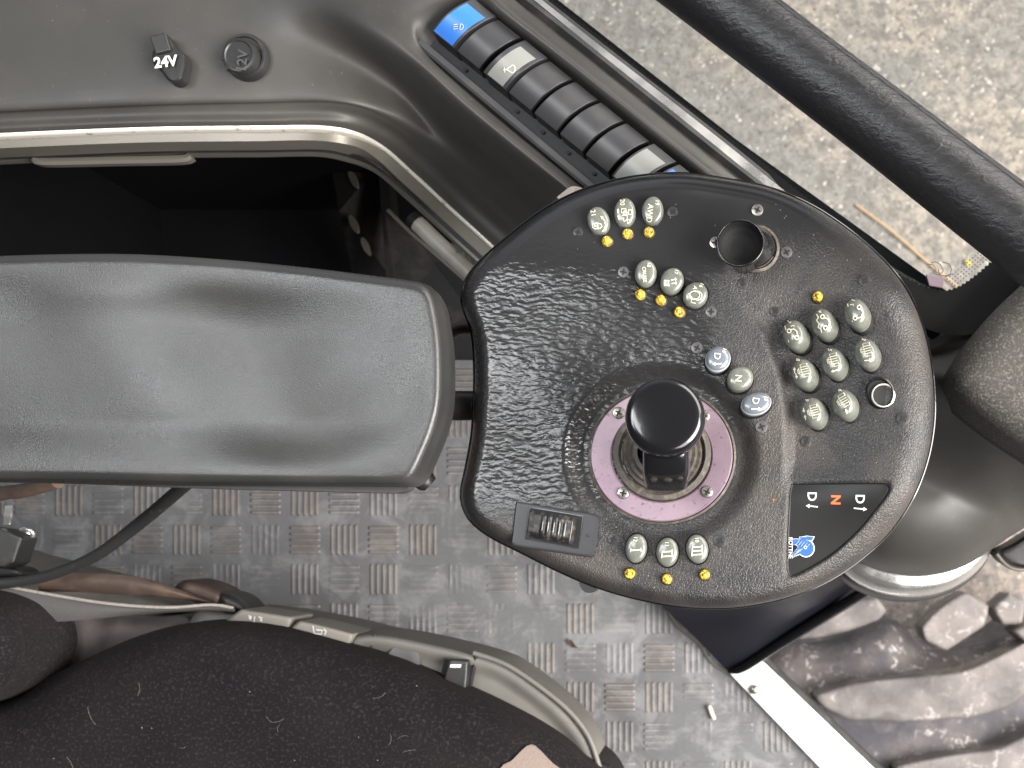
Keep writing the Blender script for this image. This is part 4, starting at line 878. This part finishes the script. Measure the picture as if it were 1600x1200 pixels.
def podz(x, y, d=None):
    x = np.asarray(x, float); y = np.asarray(y, float)
    if d is None: d = edge_dist(x, y, POD)
    r = 24+26*sst(x, 1200, 1430)
    z_ = PZ-.013*(1-np.sqrt(1-np.clip(1-d/r, 0, 1)**2))
    z_ = z_-.0055*sst(np.hypot((x-1034), (y-712)*1.06), 158, 122)                      # dish round the stick
    z_ = z_+.003*np.exp(-((x-850)/130)**2-((y-590)/160)**2)                            # palm swelling
    z_ = z_-.009*sst(y, 430, 300)*sst(x, 1240, 1060)                                     # crown falls to the top edge
    cxv = np.interp(y, [440, 520, 590, 650, 720, 800], [1130, 1192, 1218, 1227, 1228, 1215])
    st_ = sst(x-cxv, -6, 16)*sst(y, 440, 540)*sst(y, 790, 700)
    z_ = z_-.0055*st_
    z_ = z_+.015*sst(x, 1230, 1450)*sst(y, 900, 700)*sst(y, 330, 470)                    # right wing turns up towards the operator
    pdist = edge_dist(x, y, PANS)*np.where(inside(x, y, PANS), -1, 1)
    z_ = z_-.0028*sst(pdist, 3.5, -2.5)
    z_ = z_+.0010*np.sin(x/60.0+1.3)*np.cos(y/47.0)
    return z_
def pz(x, y): return float(np.ravel(podz(np.array([x]), np.array([y])))[0])
obj('body', pillow(POD, (1075, 620), lambda x, y, d: podz(x, y, d), 420, 150, .022, closed_pts=False, flare=.0008, power=.8), SKIN, jc, sharp=0)
low = [((x-1075)*.985+1075, (y-620)*.985+620) for x, y in pod_out]
obj('bottom_shell', pillow(low, (1075, 620), lambda x, y, d: .574+0*x, 160, 6, .02), BLKM, jc)
obj('edge_welt', tube([P(x, y, pz(x, y)-.012) for x, y in catmull([(x+(1075-x)*-.004, y+(620-y)*-.004) for x, y in pod_out+pod_out[:1]], 200)], .0008, 8, caps=False), BLK, jc)

# mounting tubes to the armrest
mt_ = obj('mounting_tube', tube([P(560, 636, .572), P(700, 634, .572), P(820, 634, .572)], M(23, .572), 32), mat('painted_tube', (0.03, 0.028, 0.026), 0.38, bump=(700, .25, .0005), var=(80, (.08, .055, .045), .6, .75)), jc)
obj('linkage_rod', tube([P(650, 545, .54), P(697, 524, .55), P(715, 514, .553), P(735, 512, .553), P(800, 514, .55)], M(9.5, .55), 18, 40), mat('rusty_rod', (0.09, 0.07, 0.055), 0.5, metal=.4, bump=(400, .4, .0006), var=(90, (.05, .04, .035), .45, .6)), jc)
obj('cover_clip', pillow([(905, 908), (925, 908), (934, 918), (926, 926), (912, 924)], (920, 916), lambda x, y, d: .575+0*x, 24, 4, .01), BLKM, jc)

# buttons
def button(cx, cy, w, h, rot, legend, axis=(0, 0, 1), H=.0062, m_=None, label=None, rim=False, gap=1.09):
    """cx,cy = photo px of cap centre; w,h px size; rot deg clockwise tilt of the long axis"""
    z0 = pz(cx, cy); n = Vector(axis).normalized(); zt = z0+H*n.z
    rx, ry = M(w/2, zt), M(h/2, zt)
    topc = Vector(P(cx, cy, zt)); base = topc-n*H
    prof = [(1.0, -.002), (1.0, H*.45), (.985, H*.58), (.94, H*.72), (.85, H*.83), (.70, H*.91), (.5, H*.965), (.25, H*.992), (.001, H)]
    b_ = obj('push_button', lathe(base, n, prof, 44, rx, ry, -math.radians(rot), cap=False), m_ or BTN, jc, sharp=0)
    if label: tag(b_, label)
    # moulded well round the button
    obj('gasket', lathe(base, n, [(gap, -.004), (gap+.02, .0004), (gap-.02, .0012), (gap-.06, .0006), (.9, .0002)], 44, rx, ry, -math.radians(rot), cap=False), SLOT, b_)
    pr = np.array([p[0] for p in prof[1:]][::-1]); ph = np.array([p[1] for p in prof[1:]][::-1])
    ca, sa = math.cos(math.radians(rot)), math.sin(math.radians(rot))
    def zf(x, y):
        wv = Vector(P(x, y, zt)); dx, dy = wv.x-topc.x, wv.y-topc.y
        a = (dx*ca-dy*sa)/rx; b2 = (dx*sa+dy*ca)/ry; r = min(math.hypot(a, b2), .97)
        return zt-(n.x*dx+n.y*dy)/n.z+(np.interp(r, pr, ph)-H)+.0004
    if legend: 
        L_ = join(*[([(x+cx, y+cy) for x, y in V_], F_) for V_, F_ in legend])
        obj('legend', lift(L_, zf), INK, b_, smooth=False)
    if rim:
        rr = [(1.0, H*.46), (1.0, H*.56), (.96, H*.70), (.93, H*.74), (.925, H*.70)]
        obj('rim', lathe(base, n, [(a*1.012, b2) for a, b2 in rr], 44, rx, ry, -math.radians(rot), cap=False), mat('worn_rim', (0.35, 0.36, 0.36), 0.25), b_)
    return b_
def rotp(pts, a):
    c, s = math.cos(math.radians(a)), math.sin(math.radians(a)); return [(x*c-y*s, x*s+y*c) for x, y in pts]
def G(s, x, y, size, rot=90, **k): return glyph(s, x, y, size, rot, **k)
def arrow(x0, y0, x1, y1, w=1.6, head=4.2):
    a = np.array((x0, y0), float); b2 = np.array((x1, y1), float); t = (b2-a)/np.linalg.norm(b2-a); n = np.array((-t[1], t[0]))
    h0 = b2-t*head
    return join(stroke([a, h0], w), poly([tuple(b2), tuple(h0+n*head*.55), tuple(h0-n*head*.55)]))
s_ = 1/4.0
def Z(pts, cx, cy, ox, oy, k): return [((x/k+ox)-cx, (y/k+oy)-cy) for x, y in pts]
# top row
c = (934, 342); z4 = lambda pts, c=c: Z(pts, c[0], c[1], 700, 250, 4.0)
button(934, 343, 35, 46, -14, [G('21', -7, -11, 11, 80), stroke(z4([(905, 400), (925, 390), (955, 395), (962, 410), (950, 424), (915, 426), (903, 415)]), 1.4, True), stroke(z4([(935, 395), (937, 423)]), 1.2), stroke(z4([(925, 408), (915, 408)]), 2),
        stroke(z4([(960, 352), (978, 375), (985, 405), (975, 435)]), 1.3), poly(z4([(952, 346), (972, 352), (960, 366)])), poly(z4([(962, 440), (984, 430), (974, 450)]))], label='grey oval button 21 with padlock and arc arrow')
c2 = (975.5, 330); z4 = lambda pts, c=c2: Z(pts, c[0], c[1], 700, 250, 4.0)
button(975.5, 330, 34, 47, 2, [G('20', -3, -14, 10, 90), stroke(z4([(1085, 305), (1112, 305), (1112, 330), (1085, 330)]), 1.3, True), circ(*z4([(1108, 330)])[0], 3, 1.3), stroke(z4([(1128, 312), (1150, 312), (1150, 340), (1128, 340)]), 1.3, True), stroke(z4([(1088, 345), (1120, 345), (1120, 372), (1100, 385), (1095, 360)]), 1.2), stroke(z4([(1125, 372), (1140, 372), (1138, 392), (1122, 395), (1120, 375)]), 1.2), poly(z4([(1056, 310), (1066, 303), (1070, 330), (1060, 336)])), poly(z4([(1058, 348), (1068, 345), (1078, 370), (1066, 374)]))], label='grey oval button 20 with machine symbol')
button(1019, 327, 34, 46, 6, [G('AWD', -3.5, 6, 12.5, 96, sx_=.95), G('19', 8, -10, 9, 96)], label='grey oval button marked AWD')
# second row
button(1008, 425, 34, 43, 8, [G('CRUISE', -1, 4, 7.6, 86, bold=.4), G('18', 6, -11, 8, 100)], label='grey oval button marked CRUISE')
c3 = (1049.5, 437); z4 = lambda pts, c=c3: Z(pts, c[0], c[1], 700, 250, 4.0)
button(1049.5, 437, 36, 43, 24, [G('17', 7, -12, 8, 105), stroke(z4([(1350, 752), (1385, 755)]), 1.5), stroke(z4([(1352, 782), (1384, 785)]), 1.5), stroke(z4([(1358, 752), (1362, 785)]), 1.2), stroke(z4([(1376, 754), (1380, 785)]), 1.2), stroke(z4([(1395, 750), (1430, 745)]), 1.5), stroke(z4([(1398, 772), (1430, 768)]), 1.5), stroke(z4([(1420, 735), (1425, 778)]), 1.2)], label='grey oval button 17 with rail symbol')
c4 = (1086, 459); z4 = lambda pts, c=c4: Z(pts, c[0], c[1], 1050, 250, 3.529)
button(1086, 459, 38, 42, 36, [circ(*z4([(125, 745)])[0], 8, 1.3, ry=6.5), circ(*z4([(140, 748)])[0], 7, 1.2, a0=-120, a1=100), G('A', *z4([(128, 705)])[0], 9, 110), stroke(z4([(90, 735), (110, 760), (105, 785), (130, 790)]), 1.2), G('16', 10, -13, 8, 115)], label='grey oval button 16 with circular symbol')
# gear buttons
def gear(cx, cy, w, h, rot, txt, num, arr, m_, label, rim=False):
    L_ = [G(txt, -1 if arr else -3, -2.5 if arr else 2, 15, 96)]
    if arr: L_.append(arrow(*arr, w=1.7, head=5))
    if num: L_.append(G(num, *({'15': (10, -11), '13': (15, -6)}[num]), 8, 105))
    button(cx, cy, w, h, rot, L_, m_=m_, label=label, rim=rim, axis=(.05, .12, 1), H=.0075)
gear(1122, 559, 38, 42, 42, 'D', '15', (6, 9, -9, 10), BTNB, 'blue grey oval button with D and down arrow', True)
gear(1157, 589, 38, 44, 58, 'N', None, None, BTN, 'pale grey oval button marked N')
gear(1182, 629, 35, 49, 74, 'D', '13', (-8, 10, 8, 10), BTNB, 'blue grey oval button with D and up arrow', True)
# right grid, caps lean to the left with the raised wing
AX = (-.46, .12, 1)
k4 = 4.137
def zz4(c): return lambda pts: Z(pts, c[0], c[1], 1150, 430, k4)
def car(c, z_, line, w1, w2, arc, num, npos, extra=None):
    L_ = [stroke(z_(line), 1.5), circ(*z_([w1])[0], 3.0, 1.7), circ(*z_([w2])[0], 3.0, 1.7), stroke(z_(arc), 1.5), G(num, *z_([npos])[0], 8, 108)]
    if extra: L_.append(stroke(z_(extra), 1.2))
    return L_
def grid_btn(c, legend, label):
    legend = [([(x+2.0, y+.5) for x, y in V_], F_) for V_, F_ in legend]
    button(c[0], c[1], 38, 50, -15, legend, axis=AX, H=.0135, label=label, gap=1.06)
c = (1333, 485); z_ = zz4(c)
grid_btn(c, car(c, z_, [(712, 182), (745, 300)], (788, 205), (762, 275), [(797, 216), (812, 235), (805, 262), (788, 274), (774, 276)], '1', (750, 160), [(728, 190), (748, 186), (752, 196)]), 'grey oval button 1 with machine on slope symbol')
c = (1281, 501); z_ = zz4(c)
grid_btn(c, car(c, z_, [(512, 250), (525, 270), (512, 290), (530, 312), (522, 335), (540, 345), (546, 370)], (551, 266), (571, 338), [(562, 272), (585, 280), (597, 305), (590, 328), (580, 334)], '4', (535, 232)), 'grey oval button 4 with rough ground symbol')
c = (1236, 519); z_ = zz4(c)
grid_btn(c, car(c, z_, [(308, 325), (333, 433)], (335, 358), (385, 401), [(345, 350), (365, 345), (385, 360), (390, 385)], '7', (335, 300), [(345, 328), (365, 322), (368, 332)]), 'grey oval button 7 with machine symbol')
def comb(z_, o, tilt, num, npos, arrs):
    """striped block with small foot: symbol of a blade"""
    ox_, oy_ = o; L_ = []
    R = lambda pts: z_([(ox_+x*math.cos(tilt)-y*math.sin(tilt), oy_+x*math.sin(tilt)+y*math.cos(tilt)) for x, y in pts])
    L_.append(stroke(R([(-22, -42), (22, -42), (22, 42), (-22, 42)]), 1.0, True))
    for y in (-24, -8, 8, 24): L_.append(stroke(R([(-22, y), (22, y)]), .8))
    L_.append(stroke(R([(-22, -22), (-38, -22), (-38, 20), (-22, 20)]), .9))
    for y in (-9, 5): L_.append(stroke(R([(-38, y), (-22, y)]), 1.0))
    L_.append(stroke(R([(-38, -14), (-46, -14), (-46, 12), (-38, 12)]), 1.1))
    L_.append(G(num, *z_([npos])[0], 8.5, 105))
    for a in arrs:
        (p, q) = z_(a); L_.append(arrow(p[0], p[1], q[0], q[1], 1.5, 4.4))
    return L_
T = math.radians(-14)
c = (1349, 548); z_ = zz4(c); grid_btn(c, comb(z_, (842, 478), T, '2', (818, 413), [((822, 550), (872, 545))]), 'grey oval button 2 with blade and right arrow')
c = (1297, 563); z_ = zz4(c); grid_btn(c, comb(z_, (628, 545), T, '5', (598, 480), [((655, 608), (605, 622))]), 'grey oval button 5 with blade and left arrow')
c = (1250, 580); z_ = zz4(c); grid_btn(c, comb(z_, (437, 612), T, '8', (392, 545), [((372, 632), (368, 592)), ((378, 632), (386, 668))]), 'grey oval button 8 with blade and double arrow')
c = (1314, 628); z_ = zz4(c); grid_btn(c, comb(z_, (690, 805), math.radians(-30), '6', (665, 742), [((712, 900), (700, 862))]), 'grey oval button 6 with tilted blade symbol')
c = (1265, 641); z_ = zz4(c); grid_btn(c, comb(z_, (500, 877), T, '9', (450, 805), [((428, 855), (432, 888)), ((442, 935), (436, 900))]), 'grey oval button 9 with blade and facing arrows')
# lower row with roman numerals
def roman(n, off_):
    L_ = []; xs = {1: [0], 2: [-3.6, 3.6], 3: [-6, 0, 6]}[n]
    for d_ in xs: L_.append(stroke([(-7, d_*1.0+3), (8, d_*1.0+2)], 1.9))
    e_ = max(xs)+3
    L_ += [stroke([(-7, -e_+3), (-8, e_+2.5)], 1.5), stroke([(8, -e_+2.5), (8.6, e_+1.5)], 1.5)]
    return L_
button(993, 857, 34, 46, 6, roman(1, 0)+[G('12', 0, -14, 8.5, 95)], label='grey oval button marked with roman one')
button(1042, 863, 35, 46, 1, roman(2, 0)+[G('11', 0, -13, 8.5, 92)], label='grey oval button marked with roman two')
button(1089, 858, 35, 46, -8, roman(3, 0)+[G('10', 0, -14, 8.5, 82)], label='grey oval button marked with roman three')

# indicator lights
for (x, y) in [(949, 378), (981, 366.5), (1014, 364), (1000.5, 461), (1033, 470), (1062, 488), (1277.5, 464.5), (984.5, 896), (1042.5, 905), (1101, 898)]:
    z0 = pz(x, y); r = M(8.3, z0)
    a = random.uniform(-.1, .1)
    l_ = obj('indicator_light', lathe(P(x, y, z0), (a, random.uniform(-.1, .1), 1), [(r, -.001), (r, .0012), (r*.93, .0022), (r*.70, .0030), (r*.45, .0028), (r*.42, .0034), (r*.2, .0038), (.00001, .0038)], 28, cap=False), LAMP, jc, sharp=25)
    obj('bezel', lathe(P(x, y, z0), (0, 0, 1), [(r*1.22, -.001), (r*1.2, .0003), (r*1.02, .0008), (r*.98, .0002)], 28, cap=False), BLKR, l_)

# screws
def screw(parent, x, y, r_px, m_, rot, z0=None, dome=.00035, plus=True):
    z0 = (pz(x, y) if z0 is None else z0)+.0003; r = M(r_px, z0)
    s = obj('screw', lathe(P(x, y, z0), (0, 0, 1), [(r, -.0015), (r, .0001), (r*.9, dome*.6), (r*.5, dome), (.00001, dome*1.05)], 28, cap=False), m_, parent)
    w = r_px*.17; l = r_px*.62
    cr = []
    for a in (rot, rot+90):
        cr.append(poly([(x+p, y+q) for p, q in rotp([(-l, -w*.5), (-w, -w), (w, -w), (l, -w*.5), (l, w*.5), (w, w), (-w, w), (-l, w*.5)], a)]))
    cr.append(poly([(x+w*1.7*math.cos(t), y+w*1.7*math.sin(t)) for t in np.linspace(0, 6.28, 9)[:-1]]))
    V1, F1 = lift(join(*cr[:2]), lambda a, b2: z0+dome+.00022); V2, F2 = lift(cr[2], lambda a, b2: z0+dome+.00034)
    obj('cross_recess', join((V1, [F1[0]]), ([(a, b2, c2+.00006) for a, b2, c2 in V1], [F1[1]]), (V2, F2)), SLOT, s, smooth=False)
    return s
for (x, y, r, m_, a) in [(903, 363, 8, SCRB, 20), (1051, 331, 8.5, SCRB, 40), (974, 425, 8.5, SCRG, 10), (1111, 487, 8.5, SCRG, 5), (1089, 543.5, 9, SCRG, 30), (1190, 667, 9.5, SCRG, 70),
                          (1183.5, 328, 9, STEEL, 25), (1229, 394, 9, SCRG, 60), (1160.5, 443, 8, SCRB, 15), (1211.5, 486, 8, SCRB, 45), (1352, 438.5, 9.5, SCRB, 35), (1411.5, 654, 10, SCRB, 50),
                          (1260, 690, 8, SCRB, 30), (958.5, 842, 9, SCRB, 20), (1125, 845, 10, SCRB, 30), (1118, 379, 9, STEEL, 0)]:
    screw(jc, x, y, r, m_, a)

# hole with chrome ring plug on the right wing
zq = pz(1376, 614)
hl = obj('plug_socket', lathe(P(1375, 614, zq+.0012), (-.15, -.1, 1), [(M(25, zq), -.002), (M(24, zq), .0006), (M(22, zq), .0010), (M(20, zq), .0002), (M(19.5, zq), -.001)], 44, .92, 1.05, .3, cap=False), BLK, jc)
obj('dark_well', lathe(P(1375, 614, zq+.0010), (0, 0, 1), [(M(20, zq), -.0002), (M(10, zq), -.0002), (.0001, -.0002)], 40, .95, 1.1, .3, cap=False), SLOT, hl)
obj('chrome_ring', lathe(P(1380, 618, zq+.0016), (0, 0, 1), [(M(18.5, zq), -.001), (M(18.5, zq), .0008), (M(17, zq), .0012), (M(16.4, zq), .0009), (M(16.2, zq), -.005)], 44, cap=False), TRIM, hl)
obj('plug', lathe(P(1380, 618, zq+.0016), (0, 0, 1), [(M(15.5, zq), -.0045), (M(15.5, zq), -.004), (M(13, zq), -.0035), (M(10, zq), -.0035), (M(5, zq), -.0035), (.0001, -.0035)], 36, cap=False), BLK, hl)

# main joystick
jz = pz(1034, 712)
mr = obj('mounting_plate', lathe(P(1034, 712, jz), (0, 0, 1), [(M(111, jz), -.004), (M(111, jz), .0016), (M(109, jz), .0024), (M(80, jz), .0024), (M(77.5, jz), .0014), (M(77, jz), -.003)], 96, 1.0, .93, cap=False), PINK, jc, sharp=35)
obj('plate_rim', lathe(P(1034, 712, jz), (0, 0, 1), [(M(117, jz), -.004), (M(116, jz), .0012), (M(113, jz), .0019), (M(111.2, jz), .0008)], 96, 1.0, .93, cap=False), GRIM, mr)
for (x, y, a) in ((966.5, 645, 30), (973.5, 770.5, 10), (1105, 768.5, 25), (1100, 650, 0)): screw(mr, x, y, 9.5, STEEL, a, jz+.0026, .0012)
js = obj('joystick', tube([P(1036, 712, jz), P(1037, 700, jz+.02), P(1038, 678, jz+.042), P(1040, 655, jz+.062)], [M(34, jz), M(30, jz), M(30, jz), M(38, jz)], 40, 30), BLK, jc)
obj('boot', lathe(P(1035, 708, jz), (0, 0, 1), [(M(78, jz), 0), (M(76, jz), .0022), (M(68, jz), .0030), (M(65, jz), .0012), (M(63, jz), .0005), (M(60, jz), .004), (M(55, jz), .0035), (M(52, jz), .0075), (M(47, jz), .007), (M(42, jz), .012), (M(36, jz), .012)], 80, 1.0, .97, cap=False), GRIM, js)
kz = jz+.066
ktop = Vector(P(1040, 649, kz)); ax = Vector((.09, .055, 1)).normalized(); kr = M(63.5, kz)
obj('knob', lathe(ktop-ax*.020, ax, [(kr*.80, -.004), (kr*.93, 0), (kr*.985, .006), (kr, .012), (kr*.985, .0155), (kr*.94, .0185), (kr*.87, .0198), (kr*.80, .0203), (kr*.70, .0206), (kr*.5, .0209), (kr*.3, .0211), (kr*.12, .0212), (.0001, .0212)], 96, cap=False), BLK, js, sharp=0)
trig = []
for (x, y, z_) in ((1003, 700, kz-.018), (1079, 700, kz-.018)): pass
obj('trigger_block', loft([[(1004, 695, kz-.020), (1004, 712, kz-.019), (1004, 738, kz-.026), (1006, 756, kz-.040)],
                           [(1010, 694, kz-.012), (1010, 712, kz-.011), (1011, 742, kz-.020), (1013, 764, kz-.038)],
                           [(1040, 694, kz-.010), (1040, 712, kz-.009), (1040, 744, kz-.018), (1040, 767, kz-.038)],
                           [(1070, 694, kz-.012), (1070, 712, kz-.011), (1070, 742, kz-.020), (1068, 764, kz-.038)],
                           [(1078, 695, kz-.020), (1078, 712, kz-.019), (1078, 738, kz-.026), (1075, 756, kz-.040)]], 8, 6), BLK, js, sharp=0)

# thumb stick
tz0 = pz(1180, 388)
ts = obj('thumb_joystick', lathe(P(1157, 381, tz0+.022), (-.12, .05, 1), [(M(25, tz0), -.024), (M(26, tz0), -.012), (M(32, tz0), -.003), (M(36, tz0), -.001), (M(36.8, tz0), .001), (M(35.6, tz0), .0022), (M(33.5, tz0), .0018), (M(32.5, tz0), .0005)], 64, cap=False), BLK, jc, sharp=0)
obj('cup', lathe(P(1157, 381, tz0+.022), (-.04, -.02, 1), [(M(32.8, tz0), .0010), (M(30, tz0), -.0022), (M(27, tz0), -.0040), (M(24, tz0), -.0043), (M(22, tz0), -.0056), (M(14, tz0), -.0064), (M(6, tz0), -.0066), (.0001, -.0066)], 64, cap=False), mat('cup_black', (0.008, 0.008, 0.008), 0.7, spec=0.2, bump=(300, .2, .0004)), ts, sharp=0)
obj('shaft', tube([P(1184, 389, tz0-.001), P(1177, 387, tz0+.006), P(1166, 384, tz0+.013)], [M(29, tz0), M(28, tz0), M(24, tz0)], 40, 16), BLK, ts)
obj('rubber_boot', lathe(P(1181, 389, tz0), (0, 0, 1), [(M(38, tz0), -.002), (M(37, tz0), .0012), (M(33, tz0), .0020), (M(31, tz0), .0008), (M(29, tz0), .0035), (M(24, tz0), .004)], 56, cap=False), GRIM, ts)

# rocker with bezel at the lower left
def quad_z(x, y): return pz(866, 826)+.0016
bz_ = pillow([(806, 787), (811, 784), (872, 794), (927, 803), (936, 812), (935, 824), (930, 862), (924, 870), (915, 870), (860, 862), (806, 854), (799, 849), (800, 838)], (867, 827), lambda x, y, d: quad_z(x, y)-.0012*(1-np.sqrt(1-np.clip(1-d/3.5, 0, 1)**2)), 120, 14, .004)
rk = obj('thumb_rocker', bz_, mat('bezel_grey', (0.026, 0.027, 0.029), 0.45, bump=(900, .15, .0003)), jc)
obj('opening', lift(poly([(828, 792.5), (911, 806.5), (903, 857), (821, 842)]), lambda x, y: quad_z(x, y)+.0003), SLOT, rk, smooth=False)
def uv(u_, v_):    # opening's own frame
    a = np.array((828, 792.5))*(1-u_)*(1-v_)+np.array((911, 806.5))*u_*(1-v_)+np.array((903, 857))*u_*v_+np.array((821, 842))*(1-u_)*v_
    return a
V = []; cols_ = 60; rows_ = 8
for i in range(cols_+1):
    u_ = .02+.90*i/cols_
    hgt = .0005+.0055*math.sin(min(1, u_/.80)*math.pi*.5) if u_ < .82 else .0060-.0058*((u_-.82)/.10)**1.5
    rib = .0007*max(0, math.cos((u_-.27)/.105*2*math.pi)) if .22 < u_ < .72 else 0
    for j in range(rows_+1):
        v_ = .06+.86*j/rows_; q = uv(u_, v_); ed = min(j, rows_-j)
        V.append(P(q[0], q[1], quad_z(0, 0)+.0006+hgt+(rib if 1 < j < rows_-1 else 0)-(.0012 if ed == 0 else 0)))
obj('rocker', (V, grid_faces(cols_+1, rows_+1)), mat('dusty_rocker', (0.012, .012, .012), .3, var=(260, (0.085, .07, .055), .5, .68), bump=(500, .2, .0003)), rk, sharp=50)
obj('frame_edge', lift(join(stroke([tuple(uv(0, 0)), tuple(uv(1, 0)), tuple(uv(1, 1)), tuple(uv(0, 1))], 1.6, True)), lambda x, y: quad_z(x, y)+.0006), BLK, rk, smooth=False)
obj('pin', lathe(P(919, 837, quad_z(0, 0)), (0, 0, 1), [(M(2, PZ), 0), (M(2, PZ), .0006), (.00001, .0008)], 12, cap=False), BLKM, rk)
lr = obj('direction_mark', lift(join(stroke([(1206, 781), (1212, 781)], 1.2), stroke([(1209, 779), (1209, 785)], 1)), lambda x, y: pz(x, y)+.0006), mat('faded_orange', (.35, .12, .04), .5), jc, smooth=False)

# triangular display panel
pcen = (1285, 810)
dpn = obj('display_panel', pillow([(pcen[0]+(x-pcen[0])*.985, pcen[1]+(y-pcen[1])*.985) for x, y in PAN], pcen, lambda x, y, d: np.full(np.shape(x), 0.0)+podz(x, y)+.0008, 110, 26, .0015), mat('panel_black', (0.009, 0.009, 0.009), 0.42, spec=0.35, bump=(800, .12, .0003), var=(700, (.06, .055, .055), .7, .8)), jc)
pzz = lambda x, y: pz(x, y)+.00125
obj('letter', lift(join(G('D', 1269, 776, 20, 91, bold=.8), arrow(1278, 792, 1259, 790, 2.0, 6)), pzz), WHT, dpn, smooth=False)
obj('letter', lift(G('N', 1306, 781, 20, 92, bold=1.5), pzz), ORNG, dpn, smooth=False)
obj('letter', lift(join(G('D', 1344, 780, 20, 91, bold=.8), arrow(1334, 794, 1355, 796, 2.0, 6)), pzz), WHT, dpn, smooth=False)
# blue emblem: big letter shape turned a quarter, with white hatch lines
k3 = 3.529
E = lambda pts: [(1150+x/k3, 700+y/k3) for x, y in pts]
def zone(x, y, rx_, ry_, n=28): return [(x+rx_*math.cos(a), y+ry_*math.sin(a)) for a in np.linspace(0, 2*math.pi, n+1)[:-1]]
def grow(pts, g_):
    cx_ = sum(p[0] for p in pts)/len(pts); cy_ = sum(p[1] for p in pts)/len(pts)
    return [(p[0]+g_*(p[0]-cx_)/math.hypot(p[0]-cx_, p[1]-cy_), p[1]+g_*(p[1]-cy_)/math.hypot(p[0]-cx_, p[1]-cy_)) for p in pts]
pieces = [zone(386, 553, 42, 44), [(314, 503), (386, 503), (392, 545), (350, 548), (332, 532), (314, 532)], [(352, 492), (376, 490), (390, 503), (360, 506)], [(376, 504), (390, 487), (429, 490), (416, 512)], [(314, 602), (314, 585), (345, 545), (372, 560), (378, 590), (352, 583)]]
pzl = lambda x, y: pz(x, y)+.0013
def stackp(ps, base):
    V_, F_ = [], []
    for i_, p_ in enumerate(ps):
        v_, f_ = lift(polyt(E(p_)), lambda x, y: pz(*E([(370, 545)])[0])+base+i_*.00006)
        F_ += [tuple(q+len(V_) for q in t_) for t_ in f_]; V_ += v_
    return V_, F_
obj('emblem_outline', stackp([grow(p_, 6) for p_ in pieces], .0012), WHT, dpn, smooth=False)
obj('emblem', stackp(pieces, .0017), LOGO, dpn, smooth=False)
hat = []
for i in range(5):
    o_ = 14*i; hat.append(stroke(E([(330+o_, 532+o_*.35), (352+o_, 506+o_*.4)]), .35))
hat.append(circ(*E([(382, 548)])[0], 2.2, .9))
for i in range(4): hat.append(stroke(E([(318+i*10, 596-i*8), (345+i*8, 560-i*2)]), .35))
obj('emblem_hatch', lift(join(*hat), lambda x, y: pz(x, y)+.0021), WHT, dpn, smooth=False)
obj('maker_name', lift(glyph('ROTTNE', *E([(301, 551)])[0], 8.6, 90, 1.0, .5), pzl), WHT, dpn, smooth=False)
# torn edge of the worn top layer of the skin, and dust flecks caught on it
obj('worn_edge', tube([P(x, y, pz(x, y)) for x, y in [(888, 416), (905, 424), (926, 441), (948, 452), (958, 466), (972, 479), (990, 477), (1012, 484), (1034, 482), (1058, 494), (1082, 492)]], .00035, 6, 60), SKIN, jc)
obj('worn_edge', tube([P(x, y, pz(x, y)) for x, y in [(884, 428), (896, 426), (912, 436), (924, 446)]], .0003, 6, 30), SKIN, jc)
FL = []
rs_ = random.Random(3)
for _ in range(95):
    x, y = rs_.uniform(900, 1420), rs_.uniform(300, 920)
    if np.hypot(x-1034, y-700) < 125 or not inside(np.array([x]), np.array([y]), POD)[0]: continue
    a = rs_.uniform(0, 3.1); l = rs_.uniform(.5, 1.3)
    v_, f_ = lift(stroke([(x, y), (x+l*math.cos(a), y+l*math.sin(a))], rs_.uniform(.5, .9)), lambda p, q: pz(p, q)+.0006)
    FL.append((v_, f_))
tag(obj('dust_flecks', join(*FL), mat('dust_fleck', (.45, .42, .38), .8), jc, smooth=False), kind='stuff')
# lint and hairs on the seat
cpl = catmull([(-150, 1130), (0, 1096), (140, 1027), (280, 976), (430, 979), (610, 1030), (780, 1102), (905, 1180), (960, 1240), (980, 1400), (500, 1560), (-200, 1400)], 60, True)
LT = []
def sz(x, y): return float(np.ravel(cz(np.array([x]), np.array([y]), edge_dist(np.array([x]), np.array([y]), cpl)))[0])+.004
for _ in range(20):
    x, y = rs_.uniform(10, 780), rs_.uniform(1020, 1195)
    if not inside(np.array([x]), np.array([y+12.0]), cpl)[0]: continue
    a = rs_.uniform(0, 6.2); l = rs_.uniform(6, 34) if rs_.random() < .45 else 1.5; k_ = rs_.uniform(-1.2, 1.2)
    pts = [(x+l*t*math.cos(a+k_*t), y+l*t*math.sin(a+k_*t)) for t in (0, .33, .66, 1)]
    LT.append(tube([P(p, q, sz(p, q)) for p, q in pts], .00006 if l > 2 else .00025, 5, 10))
tag(obj('lint', join(*LT), mat('lint_fibre', (.3, .27, .25), .9), se, smooth=False), kind='stuff')
